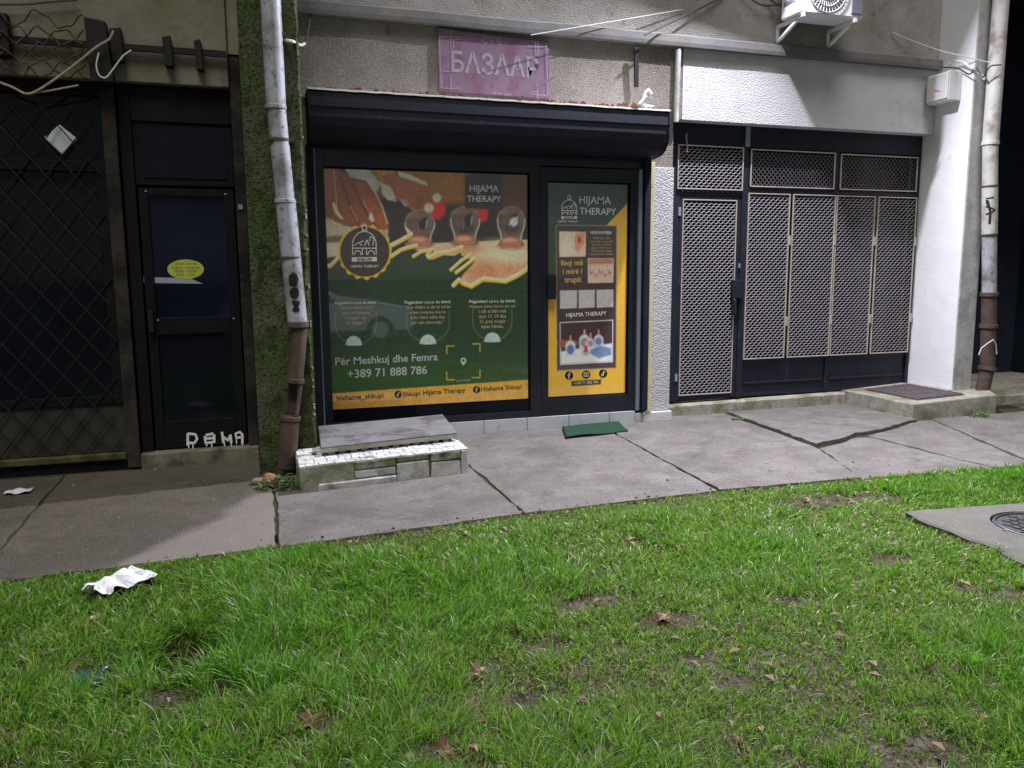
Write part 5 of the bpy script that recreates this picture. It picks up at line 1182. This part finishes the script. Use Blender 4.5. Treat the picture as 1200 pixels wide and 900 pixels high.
b = MB()
for k in range(480):
    x = RNG.uniform(-2.6, 7.2); y = e(x)+RNG.normal(-.05, .05); s_ = .003+.010*RNG.random()**2
    z = .001 if y > e(x)+.01 else gz(x, y)+.002
    b.hexa([(x-s_, y-s_*.8, z-.004), (x+s_*.9, y-s_, z-.004), (x+s_, y+s_*.7, z-.004), (x-s_*.7, y+s_, z-.004)], [(x-s_*.5, y-s_*.4, z+s_*.7), (x+s_*.4, y-s_*.6, z+s_*.5), (x+s_*.6, y+s_*.3, z+s_*.6), (x-s_*.3, y+s_*.5, z+s_*.5)])
tag(b.build('soil_crumbs', MT['soil'], None, recalc=False), kind='stuff')
# ------------------------------------------------------------------ grass
def grass():
    bare = [(690,706,48,14), (640,760,30,10), (960,590,50,11), (1020,585,40,9), (1040,655,28,10), (1085,885,75,34), (230,818,62,18), (1130,690,24,9), (615,825,22,9), (780,730,36,14), (100,795,36,18), (815,775,30,10), (930,705,25,8), (505,885,40,16), (240,770,30,0), (860,800,30,9), (380,855,26,12), (1180,700,40,12)]
    bx = [onZ(a, b_, 0) for a, b_, _, _ in bare]; bw = [(1.25*abs(onZ(a+c_, b_, 0).x-onZ(a, b_, 0).x)+.01, abs(onZ(a, b_-d_*.9, 0).y-onZ(a, b_, 0).y)+.02) for a, b_, c_, d_ in bare]
    def density(x, y):
        de = edge_y(x)-y
        d = np.clip((de+.04)/.20, 0, 1)**.9
        d = d*np.clip(.55+2.0*(fbm(x*1.5+40, y*1.5+7, 3)-.22), .62, 1)*np.clip(.6+2.2*(fbm(x*5+1, y*5+3, 2)-.22), .22, 1)
        for p_, (wx, wy) in zip(bx, bw):
            r_ = ((x-p_.x)/wx)**2+((y-p_.y)/wy)**2; d = d*np.clip(r_*.9-.2, .06, 1)
        d = d*np.clip((((x-HOLE.x)/.15)**2+((y-HOLE.y)/.17)**2)-.5, 0, 1)
        tp_ = onZ(140, 692, 0); d = d*np.clip((((x-tp_.x)/.16)**2+((y-tp_.y-.02)/.15)**2)*1.5-.8, 0, 1)
        d[(x > 3.80) & (y < 3.83-(x-3.845)*.10) & (y > 2.9)] = 0
        return d
    def lushness(x, y):
        v = np.clip((fbm(x*1.1+70, y*1.1+20, 3)-.25)*2.2, 0, 1)+.25*np.clip((1.2-x)/2.5, 0, 1)
        return np.clip(v+.7*np.exp(-(((x-HOLE.x)/.45)**2+((y-HOLE.y)/.40)**2)), 0, 1.2)
    def scatter(N_, pw_):
        y = 1.15+(4.86-1.15)*RNG.random(N_)**pw_; x = RNG.uniform(-3.2, 7.2, N_)
        k = (x > -.95*y-.1) & (x < 1.32*y+1.5); x, y = x[k], y[k]; k = RNG.random(len(x)) < density(x, y); return x[k], y[k]
    tx_, ty_ = scatter(42000, 1.05); nt_ = len(tx_)
    tl = lushness(tx_, ty_); per = np.clip(RNG.poisson(7+10*np.clip(tl, 0, 1)), 4, 40)
    tL = (.036+.072*tl)*(.55+.95*RNG.random(nt_)); thue = np.clip(tl*1.0-.05+RNG.normal(0, .28, nt_), 0, 1); tdir = 2*math.pi*fbm(tx_*1.7, ty_*1.7, 2)*2.4
    idx = np.repeat(np.arange(nt_), per); n1 = len(idx); a_ = RNG.random(n1)*2*math.pi; rr = np.abs(RNG.normal(0, .016, n1))+.002
    x = tx_[idx]+rr*np.cos(a_); y = ty_[idx]+rr*np.sin(a_); la = a_+RNG.normal(0, .5, n1); lean = np.clip(rr/.016*.42+RNG.normal(.22, .2, n1), .03, 1.3); L = tL[idx]*(.55+.6*RNG.random(n1)); hue = thue[idx]
    dxl = np.cos(la)*lean+.28*np.cos(tdir[idx]); dyl = np.sin(la)*lean+.28*np.sin(tdir[idx])
    fx_, fy_ = scatter(360000, 1.0); n2 = len(fx_)          # low undergrowth between the tufts
    x = np.concatenate([x, fx_]); y = np.concatenate([y, fy_]); L = np.concatenate([L, .018+.030*RNG.random(n2)]); la = RNG.random(n2)*2*math.pi; ln = np.clip(RNG.normal(.75, .3, n2), .1, 1.4)
    dxl = np.concatenate([dxl, np.cos(la)*ln]); dyl = np.concatenate([dyl, np.sin(la)*ln]); hue = np.concatenate([hue, np.clip(RNG.normal(.2, .25, n2), 0, 1)])
    n = len(x); und = np.arange(n) >= n1
    L = L*np.clip((edge_y(x)-y)/.4, .45, 1); lean = np.clip(np.hypot(dxl, dyl), .02, 1.4); dx, dy = dxl/(np.hypot(dxl, dyl)+1e-6), dyl/(np.hypot(dxl, dyl)+1e-6); lush = lushness(x, y)
    wd = (.0015+.0016*RNG.random(n))*np.clip(y/2.6, .9, 1.5)
    fa = RNG.random(n)*2*math.pi; sx, sy = np.cos(fa), np.sin(fa); z0 = ground_z(x, y)-.004
    hs_ = [0, .42, .78, 1.0]; ws = [1, .9, .6]
    V = np.zeros((n, 7, 3)); hs_ = [0, .42, .78, 1.0]; ws = [1, .85, .55]
    for k in range(3):
        t = hs_[k]; cx = x+dx*L*lean*t*t; cyy = y+dy*L*lean*t*t; cz = z0+L*t*(1-.22*lean*t)
        V[:, 2*k] = np.stack([cx-sx*wd*ws[k], cyy-sy*wd*ws[k], cz], 1); V[:, 2*k+1] = np.stack([cx+sx*wd*ws[k], cyy+sy*wd*ws[k], cz], 1)
    V[:, 6] = np.stack([x+dx*L*lean, y+dy*L*lean, z0+L*(1-.30*lean)], 1)
    base = (np.arange(n)*7)[:, None]
    quads = np.concatenate([base+np.array([0,1,3,2]), base+np.array([2,3,5,4])], 0); tris = base+np.array([4,5,6])
    loops = np.concatenate([quads.ravel(), tris.ravel()]).astype(np.int32); nq, ntr = len(quads), len(tris)
    me = bpy.data.meshes.new('grass'); me.vertices.add(n*7); me.vertices.foreach_set('co', V.ravel()); me.loops.add(len(loops)); me.loops.foreach_set('vertex_index', loops); me.polygons.add(nq+ntr)
    me.polygons.foreach_set('loop_start', np.concatenate([np.arange(nq)*4, nq*4+np.arange(ntr)*3]).astype(np.int32)); me.polygons.foreach_set('loop_total', np.concatenate([np.full(nq, 4), np.full(ntr, 3)]).astype(np.int32))
    me.polygons.foreach_set('use_smooth', np.ones(nq+ntr, bool)); me.update(calc_edges=True)
    g1 = np.array([.130,.340,.026]); g2 = np.array([.205,.350,.048]); g3 = np.array([.065,.180,.014]); dry = np.array([.42,.36,.20])
    t = RNG.random(n)[:, None]; hue = np.clip(hue+RNG.normal(0, .12, n), 0, 1)[:, None]
    c_ = (g2*(1-hue)+g1*hue)*(.65+.7*t); k = RNG.random(n) < .28; c_[k] = g3*(.7+.6*RNG.random((k.sum(), 1))); k = RNG.random(n) < np.where(und, .20, .07); c_[k] = dry*(.5+.7*RNG.random((k.sum(), 1)))
    cc = np.repeat(np.concatenate([c_, np.ones((n, 1))], 1)[:, None, :], 7, 1)
    ca = me.color_attributes.new('Col', 'FLOAT_COLOR', 'POINT'); ca.data.foreach_set('color', cc.ravel().astype(np.float32))
    me.materials.append(MT['grass']); o = link_mesh('grass', me); tag(o, kind='stuff'); print('grass blades', n)
grass()

# ------------------------------------------------------------------ road and a parked car across the lawn, behind the camera (seen in the shop glass)
boxpart('road', mat('road asphalt', (.05,.05,.052), .9, .2, 8, .6, 80, .006, .2), None, -60, 60, -9.5, -2.6, -.3, .02)['kind'] = 'structure'
car = thing('parked_car', (1.4, -4.2, 0), 'silver hatchback parked on the road across the lawn, mirrored in the shop window', 'car')
cpaint = flat('silver car paint', (.50,.51,.54), .25, .5); cglass = flat('car glass', (.01,.012,.015), .05); cdark = flat('car trim', (.02,.02,.02), .6)
prof_c = [(-.75,.30),(-.80,.62),(-.76,.95),(-.62,1.02),(-.30,1.40),(.25,1.49),(1.05,1.46),(1.75,1.08),(2.55,.96),(3.20,.84),(3.42,.66),(3.44,.40),(3.36,.28)]
b = MB(); n_ = len(prof_c); vs = []
for (y, k) in ((-5.0,.90),(-4.93,1.0),(-3.40,1.0),(-3.33,.90)):
    for (x, z) in prof_c: vs.append((1.3+(x-1.3)*(1-.02*(k < 1)), y+((-.13 if y > -4.1 else .13)*max(0, z-.95)/.5), .28+(z-.28)*(1 if z > .9 else 1)))
fs = [(i_*n_+k, i_*n_+(k+1) % n_, (i_+1)*n_+(k+1) % n_, (i_+1)*n_+k) for i_ in range(3) for k in range(n_)]+[tuple(range(n_)), tuple(range(3*n_, 4*n_))[::-1]]
b.add(vs, fs); b.build('body', cpaint, car, bevel=.03, seg=3)
for yy, s_ in ((-3.318, 1), (-5.012, -1)):
    b = MB(); b.prism([(-.42, yy-.02*s_, 1.05), (-.22, yy-.09*s_, 1.36), (.30, yy-.115*s_, 1.42), (.36, yy-.02*s_, 1.05)], (0, .012*s_, 0)); b.prism([(.43, yy-.02*s_, 1.05), (.37, yy-.115*s_, 1.42), (1.02, yy-.11*s_, 1.40), (1.55, yy-.02*s_, 1.08)], (0, .012*s_, 0)); b.build('side_glass', cglass, car, kind='stuff')
b = MB(); b.hexa([(1.12,-4.86,1.405),(1.12,-3.47,1.405),(1.74,-3.42,1.075),(1.74,-4.91,1.075)], [(1.15,-4.86,1.43),(1.15,-3.47,1.43),(1.77,-3.42,1.10),(1.77,-4.91,1.10)]); b.build('windscreen', cglass, car)
for x in (.02, 2.62):
    for yy in (-3.42, -4.91):
        b = MB(); b.tube([(x, yy-.10, .31), (x, yy+.11, .31)], .31, 24); tyre = b.build('wheel', cdark, car, smooth=True)
        b = MB(); b.tube([(x, yy-.11, .31), (x, yy+.125, .31)], .19, 16); b.build('rim', cpaint, tyre)
for yy in (-3.52, -4.81):
    b = MB(); b.hexa([(3.10,yy-.14,.66),(3.42,yy-.12,.62),(3.42,yy+.12,.62),(3.10,yy+.14,.66)], [(3.12,yy-.14,.84),(3.36,yy-.12,.76),(3.36,yy+.12,.76),(3.12,yy+.14,.84)]); b.build('headlight', flat('headlight glass', (.7,.7,.72), .08), car)
b = MB(); b.hexa([(1.50,-3.33,1.02),(1.66,-3.33,1.02),(1.66,-3.14,1.02),(1.50,-3.14,1.02)], [(1.50,-3.33,1.13),(1.62,-3.33,1.13),(1.62,-3.14,1.13),(1.50,-3.14,1.13)]); b.build('wing_mirror', cpaint, car, bevel=.02)


# things of a kind share a group
for nm, gp in (('drainpipe', 'drainpipes on the facade'), ('window_poster', 'posters on the shopfront glass'), ('door_poster', 'posters on the shopfront glass'), ('steel_rod', 'loose rods on the ledge'), ('dry_vine', 'dry vine stems on the netting'),
               ('weed_clump', 'weeds along the pavement'), ('ac_cable', 'cables of the air conditioner'), ('box_cable', 'cables of the meter box')):
    for o in list(COL.objects):
        if o.parent is None and o.name.split('.')[0] == nm: o['group'] = gp
